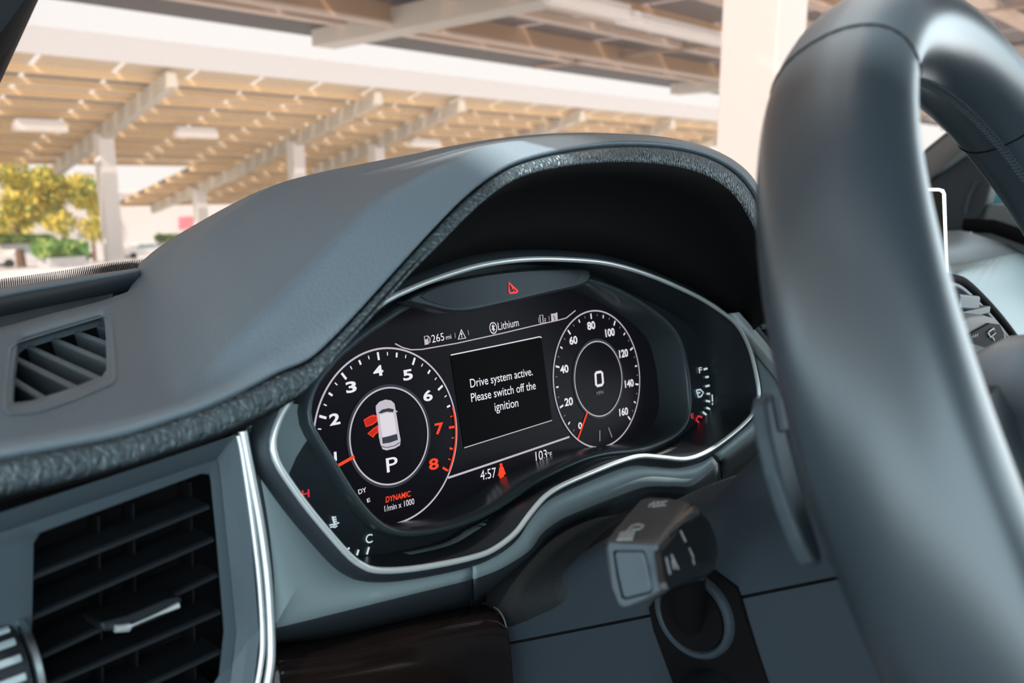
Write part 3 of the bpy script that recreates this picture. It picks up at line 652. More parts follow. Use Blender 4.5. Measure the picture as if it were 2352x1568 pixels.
shroud('lower_shroud', -1, [(x, -h) for x, h in prof], [(-.21, .0600, .085), (-.06, .0615, .088), (.05, .0612, .088), (.11, .060, .080), (.116, .058, .074)])
box('seam_core', CP(0, 0, -.05), (.118, .32, .012), M_BLACK, colm, ax=[np.array([1., 0, 0]), ca, cn])
# fabric boot between column and facia
M_BOOT = mat('boot_fabric', (0.012, 0.016, 0.018), 0.75, bump=('noise', 900, .6, .0008))
bp = [(math.cos(t)*.062, math.sin(t)*.024+.022) for t in np.linspace(0, 2*math.pi, 41)[:-1]]
grid('column_boot', [[CP(x*s, h*s, a) for x, h in bp] for a, s in ((-.165,1.15),(-.14,1.06),(-.115,1.0),(-.10,.95))], M_BOOT, colm, raw=True, closed=True, solid=.001, toward=CP(-2, 1, 0))
XC = -.0625
pn = np.array([-1., 0, 0])
plate = prism('stalk_plate', [PX(x, y, XC-.0006) for x, y in ((1490,1395),(1500,1445),(1545,1568),(1600,1720),(1850,1720),(1762,1568),(1702,1390),(1690,1350),(1640,1310),(1540,1330))], pn, .004, M_BLACK, colm)
rc = PX(1597, 1408, XC)
lathe_x('stalk_collar', rc, [(.0, .0172), (-.0035, .0176), (-.0045, .0186), (-.0045, .0204), (-.0032, .0216), (.001, .0218)], M_SHROUD, colm, seg=48)
lathe_x('collar_hole', rc, [(-.0046, .0005), (-.00465, .0170), (-.003, .0174)], M_BLACK, colm, seg=40)
# cruise lever under it
cr_c = PX(1640, 1592, XC)
crl = tube('cruise_lever', [cr_c+np.array([.004, 0, 0]), cr_c+np.array([-.006, 0, 0]), cr_c+np.array([-.018, -.004, .002]), cr_c+np.array([-.026, -.006, .003]), cr_c+np.array([-.031, -.007, .004])], [.012, .0125, .0115, .0095, .005], M_DARK, None, n=3, seg=20)
tag(crl, 'short rounded black lever below the light stalk', 'lever')

# ------------------------------------------------------------------ light / indicator stalk
def k5(l): return [(1300+x/3.35, 1100+y/3.35) for x, y in l]
stk = thing('light_stalk', 'black indicator and light stalk with printed symbols and a square end button', 'control stalk', rc)
fr = k5([(292,530),(302,478),(335,462),(500,474),(680,486),(708,500),(722,545),(752,790),(752,850),(728,890),(600,950),(470,1000),(425,1005),(385,975),(335,840),(305,680)])
bkk = k5([(560,180),(590,146),(625,140),(770,146),(900,170),(950,190),(1010,225),(1110,350),(1160,480),(1168,600),(1150,700),(1090,770),(960,800),(820,760),(680,600),(590,380)])
FR = [PX(x, y, -.165) for x, y in fr]; BK = [PX(x, y, -.112) for x, y in bkk]
cF = sum(FR)/16; cB = sum(BK)/16
sa = unit(cB-cF)
rows = [[cF+(p-cF)*.05+sa*(-.0005) for p in FR], [cF+(p-cF)*.86-sa*.0004 for p in FR], [cF+(p-cF)*.95+sa*.0004 for p in FR], [p+sa*.003 for p in FR]]+lerp_rows(FR, BK, (.25, .5, .75, .94))+[[cB+(p-cB)*.96+sa*.002 for p in BK], [cB+(p-cB)*.8+sa*.006 for p in BK], [cB+(p-cB)*.45+sa*.009 for p in BK]]
def ngrid(name, rows, m, parent, capend=True):
    mm = len(rows[0]); V = [p for r in rows for p in r]
    F = [(i*mm+j, i*mm+(j+1) % mm, (i+1)*mm+(j+1) % mm, (i+1)*mm+j) for i in range(len(rows)-1) for j in range(mm)]
    F += [tuple(range(mm)), tuple((len(rows)-1)*mm+j for j in range(mm))]
    o = mesh(name, V, F, m, parent, angle=45)
    bm = bmesh.new(); bm.from_mesh(o.data); bmesh.ops.recalc_face_normals(bm, faces=bm.faces); bm.to_mesh(o.data); bm.free()
    return o
head = ngrid('stalk_head', rows, M_STALK, stk)
head.data.materials.append(M_GLOSS)
for i in range(4, 9):
    for j in range(5, 11): head.data.polygons[i*16+j].material_index = 1
fn, fd = plane3(FR[1], FR[5], FR[10])
btn = [hit(x, y, fn, fd+.0016) for x, y in k5([(372,575),(385,562),(575,562),(592,575),(625,680),(652,840),(642,868),(460,915),(438,905),(400,740)])]
prism('button_frame', [hit(x, y, fn, fd+.0007) for x, y in k5([(318,520),(330,492),(690,512),(705,545),(735,790),(730,850),(600,925),(450,985),(405,965),(350,830)])], fn, .002, M_STALKB, head, bevel=.0006)
prism('end_button', btn, fn, .002, M_STALKB, head, bevel=.0007)
prism('button_gap', [hit(x, y, fn, fd+.0009) for x, y in k5([(362,560),(378,548),(590,548),(606,565),(640,680),(666,848),(650,880),(460,928),(428,915),(388,740)])], fn, .001, M_BLACK, head)
# driver-facing glossy face with print
gl = [FR[5]+sa*.003, BK[5], BK[8], BK[10], FR[9]+sa*.004]
gn, gd = plane3(FR[6], BK[5], BK[10])
glp = [hit(x, y, gn, gd+.0012) for x, y in k5([(735,540),(960,265),(1000,290),(1090,420),(1135,560),(1125,660),(1060,720),(790,850),(770,790)])]
prism('gloss_face', glp, gn, .003, M_GLOSS, head, bevel=.0005)
def gs(pts, w=.0005): return stroke('stalk_symbol', k5(pts), w, lambda x, y: hit(x, y, gn, gd+.0015), M_PRINT, head, nrm=gn)
gs([(775,600),(805,730)]); gs([(815,580),(868,690)]); gs([(822,620),(838,690)], .0006)
for dx in (0, 16, 32): gs([(885+dx,395-dx*.2),(925+dx,480-dx*.2)], .0005)
gs([(950,525),(985,600)], .0006); gs([(975,520),(1000,590)], .0006); gs([(982,610),(990,655)], .0006)
tn, td = plane3(FR[2], FR[5], BK[3])
def ts(pts, w=.0005): return stroke('stalk_symbol', k5(pts), w, lambda x, y: hit(x, y, tn, td+.0010), M_PRINT, head, nrm=tn)
for k in range(6): ts([(398+k*21,465-k*.5),(425+k*20,405-k*2)], .0006)
ts([(470,400),(500,360),(560,340)], .0006); ts([(500,385),(570,380),(595,360)], .0006); ts([(540,345),(595,350)], .0006)
for k in range(4): ts([(635+k*34,210-k*6),(680+k*28,165)], .0005)
ts([(640,190),(780,165)], .0007); ts([(660,210),(770,195)], .0007)
tube('stalk_arm', [cB+sa*.004, cB*.6+rc*.4+np.array([0, 0, -.004]), rc+np.array([-.006, 0, 0]), rc+np.array([.004, 0, 0])], [.0105, .0085, .0075, .0075], M_BLACK, stk, n=4, seg=18)

# ------------------------------------------------------------------ wiper stalk on the far side
M_WGL = mat('stalk_face', (0.016, 0.018, 0.020), 0.6, spec=0.08)
wst = thing('wiper_stalk', 'dark wiper stalk with small white symbols beyond the steering wheel rim', 'control stalk', PY(2250, 780, -.235))
WP = [(2160,800),(2190,757),(2206,740),(2230,731),(2262,729),(2290,737),(2305,755),(2313,780),(2316,800)]
A = [PY(x, y, -.245) for x, y in WP]; B = [p+np.array([-.004, .030, .003]) for p in A]
o = ngrid('stalk_head', [[sum(A)/9]*9, A, [p+np.array([0, .002, .0015]) for p in A], B, [sum(B)/9]*9], M_STALK, wst)
prism('gloss_face', [PY(x, y, -.2465) for x, y in ((2200,800),(2215,775),(2275,742),(2296,745),(2306,765),(2308,800))], np.array([0, -1., 0]), .002, M_WGL, o)
def ws(pts, w=.0012): return stroke('stalk_symbol', pts, w, lambda x, y: PY(x, y, -.2475), M_PRINT, o, nrm=np.array([0, -1., 0]))
ws([(2271,762),(2283,754),(2288,764),(2276,774)]); ws([(2276,774),(2270,764)]); ws([(2279,772),(2285,782)])
for k in range(3): ws([(2234+k*5,776-k*1.5),(2237+k*5,769-k*1.5)], .0010)
tube('stalk_arm', [sum(B)/9+np.array([0, -.005, -.004]), np.array([.10, -.212, .0]), np.array([.055, -.205, -.03])], .008, M_DARK, wst, seg=14, n=4)

# ================================================================== STEERING WHEEL
WC = np.array([.001, -.3193, .0571]); tau = math.radians(26.27); wn_ = np.array([0, -math.cos(tau), math.sin(tau)]); wu = np.array([0, math.sin(tau), math.cos(tau)]); wx = np.array([1., 0, 0])
RW_ = .171
sw = thing('steering_wheel', 'black leather steering wheel with a stitched rim, seen edge-on at the right', 'steering wheel', WC-wu*.19)
def WR(t, g, ka=1.0):
    """point on the rim: t = angle round the wheel, g = angle round the section"""
    d = wx*math.cos(t)+wu*math.sin(t)
    e = lambda v, p: math.copysign(abs(v)**p, v)
    lowk = 0.5+0.5*math.cos(t-math.radians(190))           # a little fatter towards the grip
    A_, R_ = .0222+.0034*lowk, .0180+.0015*lowk
    return WC+d*(RW_+ka*R_*e(math.cos(g), .9))+wn_*(ka*A_*e(math.sin(g), .9))
nt_, ng_ = 144, 28
V = [WR(2*math.pi*i/nt_, 2*math.pi*j/ng_) for i in range(nt_) for j in range(ng_)]
F = [(i*ng_+j, i*ng_+(j+1) % ng_, ((i+1) % nt_)*ng_+(j+1) % ng_, ((i+1) % nt_)*ng_+j) for i in range(nt_) for j in range(ng_)]
rim = mesh('rim', V, F, M_LEATHER, sw)
bm = bmesh.new(); bm.from_mesh(rim.data); bmesh.ops.recalc_face_normals(bm, faces=bm.faces); bm.to_mesh(rim.data); bm.free()
for deg in (126, 54):
    tube('leather_seam', [WR(math.radians(deg), 2*math.pi*j/40, .996) for j in range(40)], .0006, M_BLACK, rim, closed=True, seg=6)
V = []; F = []
for k in range(150):                                          # cross stitching along the inside of the rim
    t = math.radians(-20+k*146/150); g0 = math.pi+.12
    for s in (-1, 1):
        a, b = WR(t, g0-.05*s-.02, 1.012), WR(t+math.radians(.5), g0+.08*s, 1.012); d = unit(b-a); q = len(V)
        n_ = unit(a-WC); s1 = unit(np.cross(d, n_))*.0004; s2 = n_*.0004
        V += [a-s1-s2, a+s1-s2, a+s1+s2, a-s1+s2, b-s1-s2, b+s1-s2, b+s1+s2, b-s1+s2]
        F += [(q,q+3,q+2,q+1),(q+4,q+5,q+6,q+7),(q,q+1,q+5,q+4),(q+1,q+2,q+6,q+5),(q+2,q+3,q+7,q+6),(q+3,q,q+4,q+7)]
st_ = mesh('stitching', V, F, M_STITCH, rim, smooth=False); tag(st_, 'row of fine grey cross stitches', kind='stuff')
# hub and spokes
hp = [(.0, -.045), (.044, -.045), (.051, -.038), (.056, -.010), (.053, .004), (.04, .012), (.02, .015), (.0, .0155)]
hub = lathe_x('hub', WC-wu*.02, [(a, max(r, .0004)) for r, a in hp], M_LEATHER, sw, seg=48, ax=wn_)
def spoke(t, w0, w1):
    d = wx*math.cos(t)+wu*math.sin(t); s = np.cross(wn_, d)
    rows = []
    for r, w, z in ((.045, w0, -.012), (.09, (w0+w1)/2, -.016), (.13, w1, -.012), (.165, w1*1.1, -.003)):
        rows.append([WC+d*r+s*(w*c_)+wn_*(z+.008*h_) for c_, h_ in ((-1, -.6), (-.9, .7), (0, 1), (.9, .7), (1, -.6), (0, -1))])
    return ngrid('spoke', rows, M_DARK, sw)
for t, a, b in ((math.radians(186), .030, .020), (math.radians(-6), .030, .020), (math.radians(270), .022, .016)): spoke(t, a, b)
# shift paddle
def PP(d): return lambda x, y: hit(x, y, wn_, wn_@WC-d)
pdl = prism('shift_paddle', [PP(.042)(x, y) for x, y in ((1757,928),(1762,906),(1776,897),(1790,903),(1799,945),(1811,1000),(1829,1070),(1854,1160),(1884,1250),(1894,1288),(1884,1302),(1868,1290),(1845,1245),(1814,1165),(1788,1085),(1768,1000))], wn_, .006, M_VENT, sw, bevel=.0018, bseg=3)
prism('paddle_inlay', [PP(.0405)(x, y) for x, y in ((1784,903),(1797,906),(1808,945),(1814,985),(1809,992),(1800,985))], wn_, .004, M_STALKB, pdl, bevel=.001)
A = PP(.048)(1850, 1120)
tube('paddle_arm', [A, A*.5+(WC-wn_*.05+wx*-.03)*.5, WC-wn_*.045-wx*.03], .008, M_DARK, pdl, seg=10)
# ================================================================== RIGHT SIDE OF THE CABIN
scr = thing('centre_display', 'free-standing central display with a thin bright frame beyond the wheel rim', 'display', PY(2120, 700, -.16))
D1 = lambda x, y, d=0: PY(x, y, -.165+d)
fr_ = prism('display_frame', [D1(x, y) for x, y in ((2020,431),(2160,431),(2170,434),(2174,443),(2182,700),(2020,700))], np.array([0, -1., 0]), .011, M_CHROME2, scr, bevel=.0015)
M_DISP = mat('dark_display', (0.035, 0.028, 0.020), 0.6, spec=0.0)
prism('display_glass', [D1(x, y, -.0006) for x, y in ((2025,439),(2158,439),(2164,444),(2174,692),(2025,692))], np.array([0, -1., 0]), .001, M_DISP, fr_)
M_PASS = mat('passenger_trim', (0.33, 0.45, 0.47), 0.42, tint=TL); M_PTOP = mat('passenger_top', (0.15, 0.17, 0.175), 0.5)
p0 = [(2060,528,.03),(2179,530,.03),(2228,534,.02),(2352,575,-.01),(2440,610,-.03)]; p1 = [(2060,625,-.03),(2179,608,-.03),(2268,594,-.03),(2352,583,-.025),(2440,612,-.035)]
p2 = [(2060,640,-.17),(2182,634,-.17),(2218,643,-.17),(2330,760,-.17),(2370,820,-.17)]
pd_ = thing('passenger_dashboard', 'pale aqua and grey passenger side of the dashboard beyond the display', 'dashboard', PY(2300, 790, -.14))
grid('top_pad', [[PY(*q) for q in p0], [PY(*q) for q in p1]], M_PTOP, pd_, n=6, solid=.004)
grid('face_panel', [[PY(*q) for q in p1], [PY(*q) for q in p2], [PY(q[0], q[1]+140, -.172) for q in p2]], M_PASS, pd_, n=6, solid=.004)
pv = thing('passenger_vent', 'curved black air vent surround at the foot of the pale dash panel', 'air vent', PY(2250, 790, -.18))
for k, (m_, r_) in enumerate(((M_BLACK, .0042), (M_VENT, .0030), (M_BLACK, .0040), (M_VENT, .0035))):
    off = k*13
    tube('vent_ring', [PY(x-off*.75, y+off, -.178-.002*k) for x, y in ((2150,638),(2182,640),(2214,650),(2262,694),(2306,744),(2340,790),(2380,850))], r_, m_, pv, n=4, seg=8)
prism('vent_back', [PY(x, y, -.176) for x, y in ((2120,650),(2185,655),(2230,680),(2330,800),(2340,860),(2120,860))], np.array([0, -1., 0]), .003, M_BLACK, pv)
A, B = PY(2170, 724, -.19), PY(2244, 708, -.19); d = unit(B-A)
box('slat', (A+B)/2, (np.linalg.norm(B-A), .02, .006), M_VENT, pv, ax=[d, np.array([0, 1., 0]), unit(np.cross(d, [0, 1., 0]))], bevel=.001)
A, B = PY(2170, 690, -.188), PY(2220, 694, -.188); d = unit(B-A)
box('slat', (A+B)/2, (np.linalg.norm(B-A), .02, .012), M_VENT, pv, ax=[d, np.array([0, 1., 0]), unit(np.cross(d, [0, 1., 0]))], bevel=.002)

XP = 1.26; xn = np.array([-1., 0, 0])
M_PIL = mat('pillar_cloth', (0.035, 0.042, 0.050), 0.7); M_PIL2 = mat('pillar_trim', (0.12, 0.145, 0.155), 0.5)
pil = prism('trim_1', [PX(x, y, XP) for x, y in ((2040,410),(2098,366),(2190,296),(2352,170),(2440,105),(2760,-140),(2760,170),(2440,330),(2330,395),(2283,398),(2264,470),(2228,528),(2040,540))], xn, .05, M_PIL, None, bevel=.006)
tag(pil, 'dark front pillar trim on the passenger side', kind='structure')
prism('pillar_cover', [PX(x, y, XP-.012) for x, y in ((2096,372),(2190,300),(2260,330),(2180,385),(2112,426))], xn, .012, M_PIL2, pil, bevel=.004)
tube('pillar_edge', [PX(x, y, XP-.006) for x, y in ((2085,388),(2140,340),(2195,296),(2352,172),(2760,-138))], .006, M_BLACK, pil, seg=8)
tube('pillar_grip', [PX(x, y, XP-.01) for x, y in ((2216,490),(2222,460),(2236,428),(2246,418))], .0035, M_SHROUD, pil, seg=8, n=3)
dr = prism('door_1', [PX(x, y, XP+.01) for x, y in ((2225,540),(2256,505),(2264,470),(2352,466),(2600,466),(2600,800),(2225,640))], xn, .06, M_PTOP, None, bevel=.006)
tag(dr, 'grey passenger door below the side window', kind='structure')
tube('door_seal', [PX(x, y, XP-.004) for x, y in ((2215,517),(2280,520),(2352,545),(2450,580))], .012, M_BLACK, dr, seg=10)
box('door_panel', (1.305, -.90, -.36), (.07, 1.30, .44), M_PTOP, dr, bevel=.02)
mir = thing('door_mirror', 'teal tinted outside mirror seen through the passenger side window', 'mirror', PX(2300, 470, 1.42))
M_TEAL = mat('mirror_shell', (0.12, 0.38, 0.42), 0.25)
tube('mirror_shell', [PX(x, y, 1.42) for x, y in ((2255,464),(2285,458),(2315,440),(2350,425))], [.012, .022, .03, .02], M_TEAL, mir, n=3, seg=14)
tube('mirror_foot', [PX(2275, 470, 1.42), PX(2275, 470, 1.42)+np.array([-.1, .03, -.06])], .012, M_DARK, mir, seg=10)

# open driver's door, sill and seat (beside and behind the camera)
M_DPAN = mat('door_card', (0.022, 0.027, 0.032), 0.6)
hx = np.array([-.44, .30, 0]); dd_ = np.array([-.990, -.139, 0]); dn_ = np.array([.139, -.990, 0])
d2 = prism('door_2', [hx+dd_*a+np.array([0, 0, z]) for a, z in ((0, .06), (0, -.62), (.15, -.70), (1.0, -.70), (1.08, -.55), (1.10, .10), (.5, .09))], dn_, .09, M_DPAN, None, bevel=.02)
tag(d2, 'dark inner panel of the open driver door', kind='structure')
tube('window_frame', [hx+dd_*a+np.array([0, 0, z])-dn_*.04 for a, z in ((.02, .06), (.45, .42), (.95, .50), (1.08, .10))], .018, M_PIL, d2, n=3, seg=10)
box('armrest', hx+dd_*.6+np.array([0, 0, -.12])+dn_*.03, (.5, .08, .06), M_DPAN, d2, ax=[dd_, dn_, np.array([0, 0, 1.])], bevel=.015)
st_sill = box('trim_3', (-.38, -.65, -.60), (.12, 1.5, .10), M_DPAN, None, bevel=.02); tag(st_sill, 'dark sill trim under the open door', kind='structure')
seat = thing('driver_seat', None, None, (0, -.85, -.60)); tag(seat, 'dark leather driver seat', kind='structure')
M_SEAT = mat('seat_leather', (0.02, 0.021, 0.023), 0.5)
box('cushion', (0, -.80, -.40), (.42, .50, .14), M_SEAT, seat, bevel=.04, bseg=4)
for s_ in (-1, 1): box('bolster', (s_*.225, -.80, -.36), (.08, .48, .16), M_SEAT, seat, bevel=.03, bseg=4)
ba = math.radians(22); bax = [np.array([1., 0, 0]), np.array([0, math.cos(ba), math.sin(ba)]), np.array([0, -math.sin(ba), math.cos(ba)])]
box('backrest', (0, -1.14, -.02), (.46, .13, .66), M_SEAT, seat, ax=bax, bevel=.045, bseg=4)
box('headrest', (0, -1.31, .40), (.26, .10, .18), M_SEAT, seat, ax=bax, bevel=.04, bseg=4)
box('seat_base', (0, -.85, -.54), (.36, .44, .13), M_BLACK, seat, bevel=.01)

# cabin shell: roof lining, left pillar, rear bulkhead, floor, windscreen
M_LINE = mat('roof_cloth', (0.10, 0.105, 0.11), 0.9)
M_CARPET = mat('carpet', (0.02, 0.022, 0.025), 0.95)
def st(o, label): return tag(o, label, kind='structure')
st(box('ceiling', (.50, -.95, .56), (1.58, 1.50, .04), M_LINE, bevel=.015), 'light cloth roof lining of the car')
st(box('floor', (.47, -.65, -.62), (1.55, 1.5, .05), M_CARPET), 'dark carpet floor of the car')
st(box('wall_rear', (.48, -1.75, -.10), (1.55, .12, .75), M_CARPET, bevel=.03), 'dark seat backs closing the cabin')
P1, P2 = np.array([-.285, .36, .03]), np.array([-.285, -.22, .545])
ax_ = unit(P2-P1)
e1 = hit(70, 0, np.array([0, .885, 1.0]), .343); e2 = hit(2, 150, np.array([0, .885, 1.0]), .343); de = unit(e1-e2)
lp = tube('trim_2', [e2-de*.25+np.array([-.026, 0, 0]), e2+np.array([-.026, 0, 0]), e1+np.array([-.026, 0, 0]), e1+de*.30+np.array([-.026, 0, 0])], .026, M_PIL, seg=18)
st(lp, 'dark front pillar trim at the upper left corner')
def glass(name, tint, gl=.05):
    m = bpy.data.materials.new(name); m.use_nodes = True; nt = m.node_tree; nt.nodes.clear()
    out = nt.nodes.new('ShaderNodeOutputMaterial'); tr = nt.nodes.new('ShaderNodeBsdfTransparent'); tr.inputs[0].default_value = (*tint, 1)
    g = nt.nodes.new('ShaderNodeBsdfGlossy'); g.inputs['Roughness'].default_value = .01
    mx = nt.nodes.new('ShaderNodeMixShader'); mx.inputs[0].default_value = gl
    df = nt.nodes.new('ShaderNodeBsdfTranslucent'); df.inputs[0].default_value = (.9, .86, .84, 1); mx2 = nt.nodes.new('ShaderNodeMixShader'); mx2.inputs[0].default_value = .04
    nt.links.new(tr.outputs[0], mx.inputs[1]); nt.links.new(g.outputs[0], mx.inputs[2]); nt.links.new(mx.outputs[0], mx2.inputs[1]); nt.links.new(df.outputs[0], mx2.inputs[2]); nt.links.new(mx2.outputs[0], out.inputs[0])
    return m
M_GLASS = glass('windscreen_glass', (.655, .59, .56), .02)
wsr = [[np.array([x, .36-.09*((x-.40)/.75)**2, .025]) for x in np.linspace(-.29, 1.30, 15)], [np.array([x, .07-.05*((x-.40)/.75)**2, .29]) for x in np.linspace(-.29, 1.30, 15)], [np.array([x, -.20-.03*((x-.40)/.75)**2, .535]) for x in np.linspace(-.29, 1.30, 15)]]
st(grid('window_1', wsr, M_GLASS, None, n=2, vsm=5, solid=.004), 'slightly dusty windscreen glass over the dashboard')

# ================================================================== OUTSIDE
M_CONC = mat('pale_concrete', (0.58, 0.59, 0.60), 0.8, var=((0.66, 0.67, 0.68), 0.4))
def gz(Y): return -1.15 if Y < 12 else -1.15-(Y-12)*.0875
ys = [-40, 0, 12, 25, 40, 60, 80, 120, 300]; xs_ = [-60, -20, 0, 20, 60, 140, 300]
V = [(x, y, gz(y)) for y in ys for x in xs_]; F = [(j*7+i, j*7+i+1, (j+1)*7+i+1, (j+1)*7+i) for j in range(8) for i in range(6)]
st(mesh('ground', V, F, M_CONC, None), 'pale sunlit concrete of the car park')
st(box('added_dark_ground', (-2.5, -1.5, -1.145), (11, 9, .01), mat('added_asphalt', (.09, .092, .097), .9, var=((.13, .13, .135), 3)), None), 'unseen dark ground patch added to darken low reflections')  # unseen dark ground, added to darken reflections low on the wheel
M_STEEL = mat('white_steel', (0.88, 0.87, 0.86), 0.5); M_BEAM = mat('cream_beam', (0.62, 0.58, 0.50), 0.5)
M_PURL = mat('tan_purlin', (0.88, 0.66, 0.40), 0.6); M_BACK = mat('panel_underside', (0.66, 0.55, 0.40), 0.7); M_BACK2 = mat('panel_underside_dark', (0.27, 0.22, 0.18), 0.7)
M_NPURL = mat('brown_purlin', (0.55, 0.36, 0.20), 0.6); M_NEDGE = mat('edge_gutter', (0.06, 0.05, 0.048), 0.6); M_BEAM2 = mat('pale_beam', (0.85, 0.80, 0.70), 0.5); M_NP = mat('near_panel', (0.30, 0.26, 0.265), 0.5); M_PEACH = mat('peach_rail', (0.92, 0.72, 0.58), 0.5)
M_LAMP = mat('lamp_diffuser', (0.85, 0.85, 0.83), 0.4, emit=((1, .97, .95), .55))
def clone(o, loc, parent):
    c = o.copy(); COL.objects.link(c); c.location = loc; c.parent = parent; c.matrix_parent_inverse = Matrix.Translation(-parent.location)
    return c
def canopy(label, x0, x1, y0, y1, zf, m, rows, pw, beams, coly, fascia, gap=.22, colw=.8, group=None, mats=None):
    t = thing('solar_carport', label, 'carport', (x0, y0, gz(y0)))
    zz = lambda Y: zf-m*(Y-y0)
    sl = unit(np.array([0, 1., -m])); nn = np.array([0, m, 1.])/math.sqrt(1+m*m); ax = [np.array([1., 0, 0]), sl, nn]
    L = math.hypot(y1-y0, m*(y1-y0)); pl_ = L/rows; ncol = int((x1-x0)/pw)
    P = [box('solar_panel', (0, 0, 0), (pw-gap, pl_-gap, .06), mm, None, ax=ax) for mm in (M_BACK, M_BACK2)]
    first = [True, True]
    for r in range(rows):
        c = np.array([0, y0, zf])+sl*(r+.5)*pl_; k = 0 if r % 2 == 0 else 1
        for q in range(ncol):
            loc = (x0+(q+.5)*pw, c[1], c[2])
            if first[k]:
                first[k] = False; P[k].location = loc; P[k].parent = t; P[k].matrix_parent_inverse = Matrix.Translation(-t.location)
            else: clone(P[k], loc, t)
        pc = np.array([(x0+x1)/2, y0, zf])+sl*(r+.95)*pl_-nn*.22
        box('purlin', pc, (x1-x0, .22, .30), M_PURL, t, ax=ax)
    for bx in beams:
        c = np.array([bx, y0, zf])+sl*L/2-nn*.65
        box('beam', c, (.45, L, .7), M_BEAM, t, ax=ax)
        if coly:
            zt = zz(coly)-.7; zb = gz(coly)
            box('column', (bx, coly, (zt+zb)/2), (colw, colw, zt-zb), M_STEEL, t)
    if fascia: box('fascia', (0.5*(x0+x1), y0-.1, zf+fascia/2-.1), (x1-x0, .12, fascia), mat('fascia_paint', (0.66, 0.66, 0.66), 0.5), t)
    return t
canopy('large tilted solar carport with tan underside across the car park, in front of the trees', -12, 76, 37.9, 54.2, 5.3, .235, 11, 3.38, (5.4, 17, 28.6, 34.9, 46.5, 58, 70), 46.5, 1.1)
canopy('lower solar carport behind the large tilted one, in front of the white building', 27, 93, 56, 72, 1.6, .2, 8, 3.5, (30, 41, 52, 63, 74), 63, 0)
# near carport above the car
nc = thing('near_carport', 'brown steel carport overhead at the top edge of the windscreen with a thick white column', 'carport', (3.68, 1.76, -1.15))
ZN, YE = 2.5, 11.6
XL, XR = -9.6, 44.4
def span(y): return ((XL+XR)/2, XR-XL) if y > 1.9 else ((XL+.4)/2, .4-XL)
box('gutter', ((XL+XR)/2, 11.03, ZN-.02), (XR-XL, 1.15, .10), M_NEDGE, nc)
for y in (10.3, 7.9, 5.5, 3.1, .7, -1.7):
    c_, l_ = span(y); box('rail', (c_, y, ZN-.06), (l_, .20, .10), M_PEACH, nc)
for y in (9.2, 6.8, 4.4, 2.0, -.4):
    c_, l_ = span(y); box('purlin', (c_, y, ZN-.08), (l_, .12, .26), M_NPURL, nc); box('purlin_flange', (c_, y, ZN-.22), (l_, .20, .04), M_PEACH, nc)
pp = None
for k in range(11):
    y = 9.85-1.25*k
    for q in range(28 if y > 1.9 else 5):
        x = XL+1+q*1.93
        if pp: clone(pp, (x, y, ZN+.10), nc)
        else: pp = box('solar_panel', (0, 0, 0), (1.80, 1.23, .06), M_NP, None); pp.location = (x, y, ZN+.10); pp.parent = nc; pp.matrix_parent_inverse = Matrix.Translation(-nc.location)
for x in (-1.5, 7.3, 17.2, 27, 37): box('beam', (x, 6.0, ZN-.16), (.42, 10.2, .30), M_BEAM2, nc)
M_TAN = mat('tan_bar', (0.5, 0.36, 0.26), 0.6)
for x in (3.3, 12.4, 22.2, 32): box('tie_bar', (x, 6.2, ZN-.10), (.14, 10.2, .07), M_TAN, nc)
box('column', (3.68, 1.76, .6), (.31, .31, 3.6), M_STEEL, nc, bevel=.01)
lab = 'white tube light under the near carport'
for k, (a, b) in enumerate((((1262,-6),(1432,38)), ((1442,40),(1640,100)))):
    A, B = PZ(*a, 2.03), PZ(*b, 2.03); A[1] = B[1] = (A[1]+B[1])/2
    t = thing('tube_light', ('white tube light under the near carport, the shorter one nearer the middle', 'white tube light under the near carport, ending at the white column')[k], 'light fixture', (A+B)/2, 'tube lights under the near carport')
    tube('diffuser', [A, B], .07, M_LAMP, t, seg=12); box('housing', (A+B)/2+np.array([0, 0, .08]), (np.linalg.norm(B-A), .16, .06), M_STEEL, t)
def PC(x, y, dz=0): return hit(x, y, np.array([0, .235, 1.]), 5.3+.235*37.9-1.0+dz)
for x0, x1, y, lb in ((28,155,291,'leftmost bright white lamp box under the tilted carport'), (400,500,307,'bright white lamp box under the tilted carport between two columns'), (940,1012,331,'white lamp box under the tilted carport just above the hood')):
    A, B = PC(x0, y), PC(x1, y)
    t = thing('carport_lamp', lb, 'light fixture', (A+B)/2, 'lamps under the tilted carport')
    box('diffuser', (A+B)/2-np.array([0, 0, .05]), (np.linalg.norm(B-A), .5, .35), M_LAMP, t, bevel=.04); box('housing', (A+B)/2+np.array([0, 0, .25]), (np.linalg.norm(B-A)*.9, .4, .2), M_STEEL, t)

# ------------------------------------------------------------------ building, signs, plants, cars
M_WALL = mat('white_render', (0.78, 0.77, 0.75), 0.8); M_SIGN = mat('red_sign', (0.75, 0.25, 0.30), 0.5); M_DOOR = mat('grey_door', (0.45, 0.42, 0.44), 0.5)
bd = thing('store_building', 'long white building with red wall signs behind the carports', 'building', (60, 92, gz(92)))
box('wall', (62, 96, -4.5), (104, 8, 7.2), M_WALL, bd); box('parapet', (62, 91.9, -.9), (104.4, .5, .5), M_STEEL, bd)
YB = 91.8
for q in (((265,504),(280,506),(279,538),(268,538)), ((412,499),(445,497),(445,526),(412,526)), ((492,498),(507,497),(507,522),(492,522))):
    prism('wall_sign', [PY(x, y, YB) for x, y in q], np.array([0, -1., 0]), .3, M_SIGN, bd)
prism('door', [PY(x, y, YB) for x, y in ((180,500),(192,498),(194,545),(178,545))], np.array([0, -1., 0]), .2, M_DOOR, bd)
random.seed(4); rs = np.random.RandomState(7)
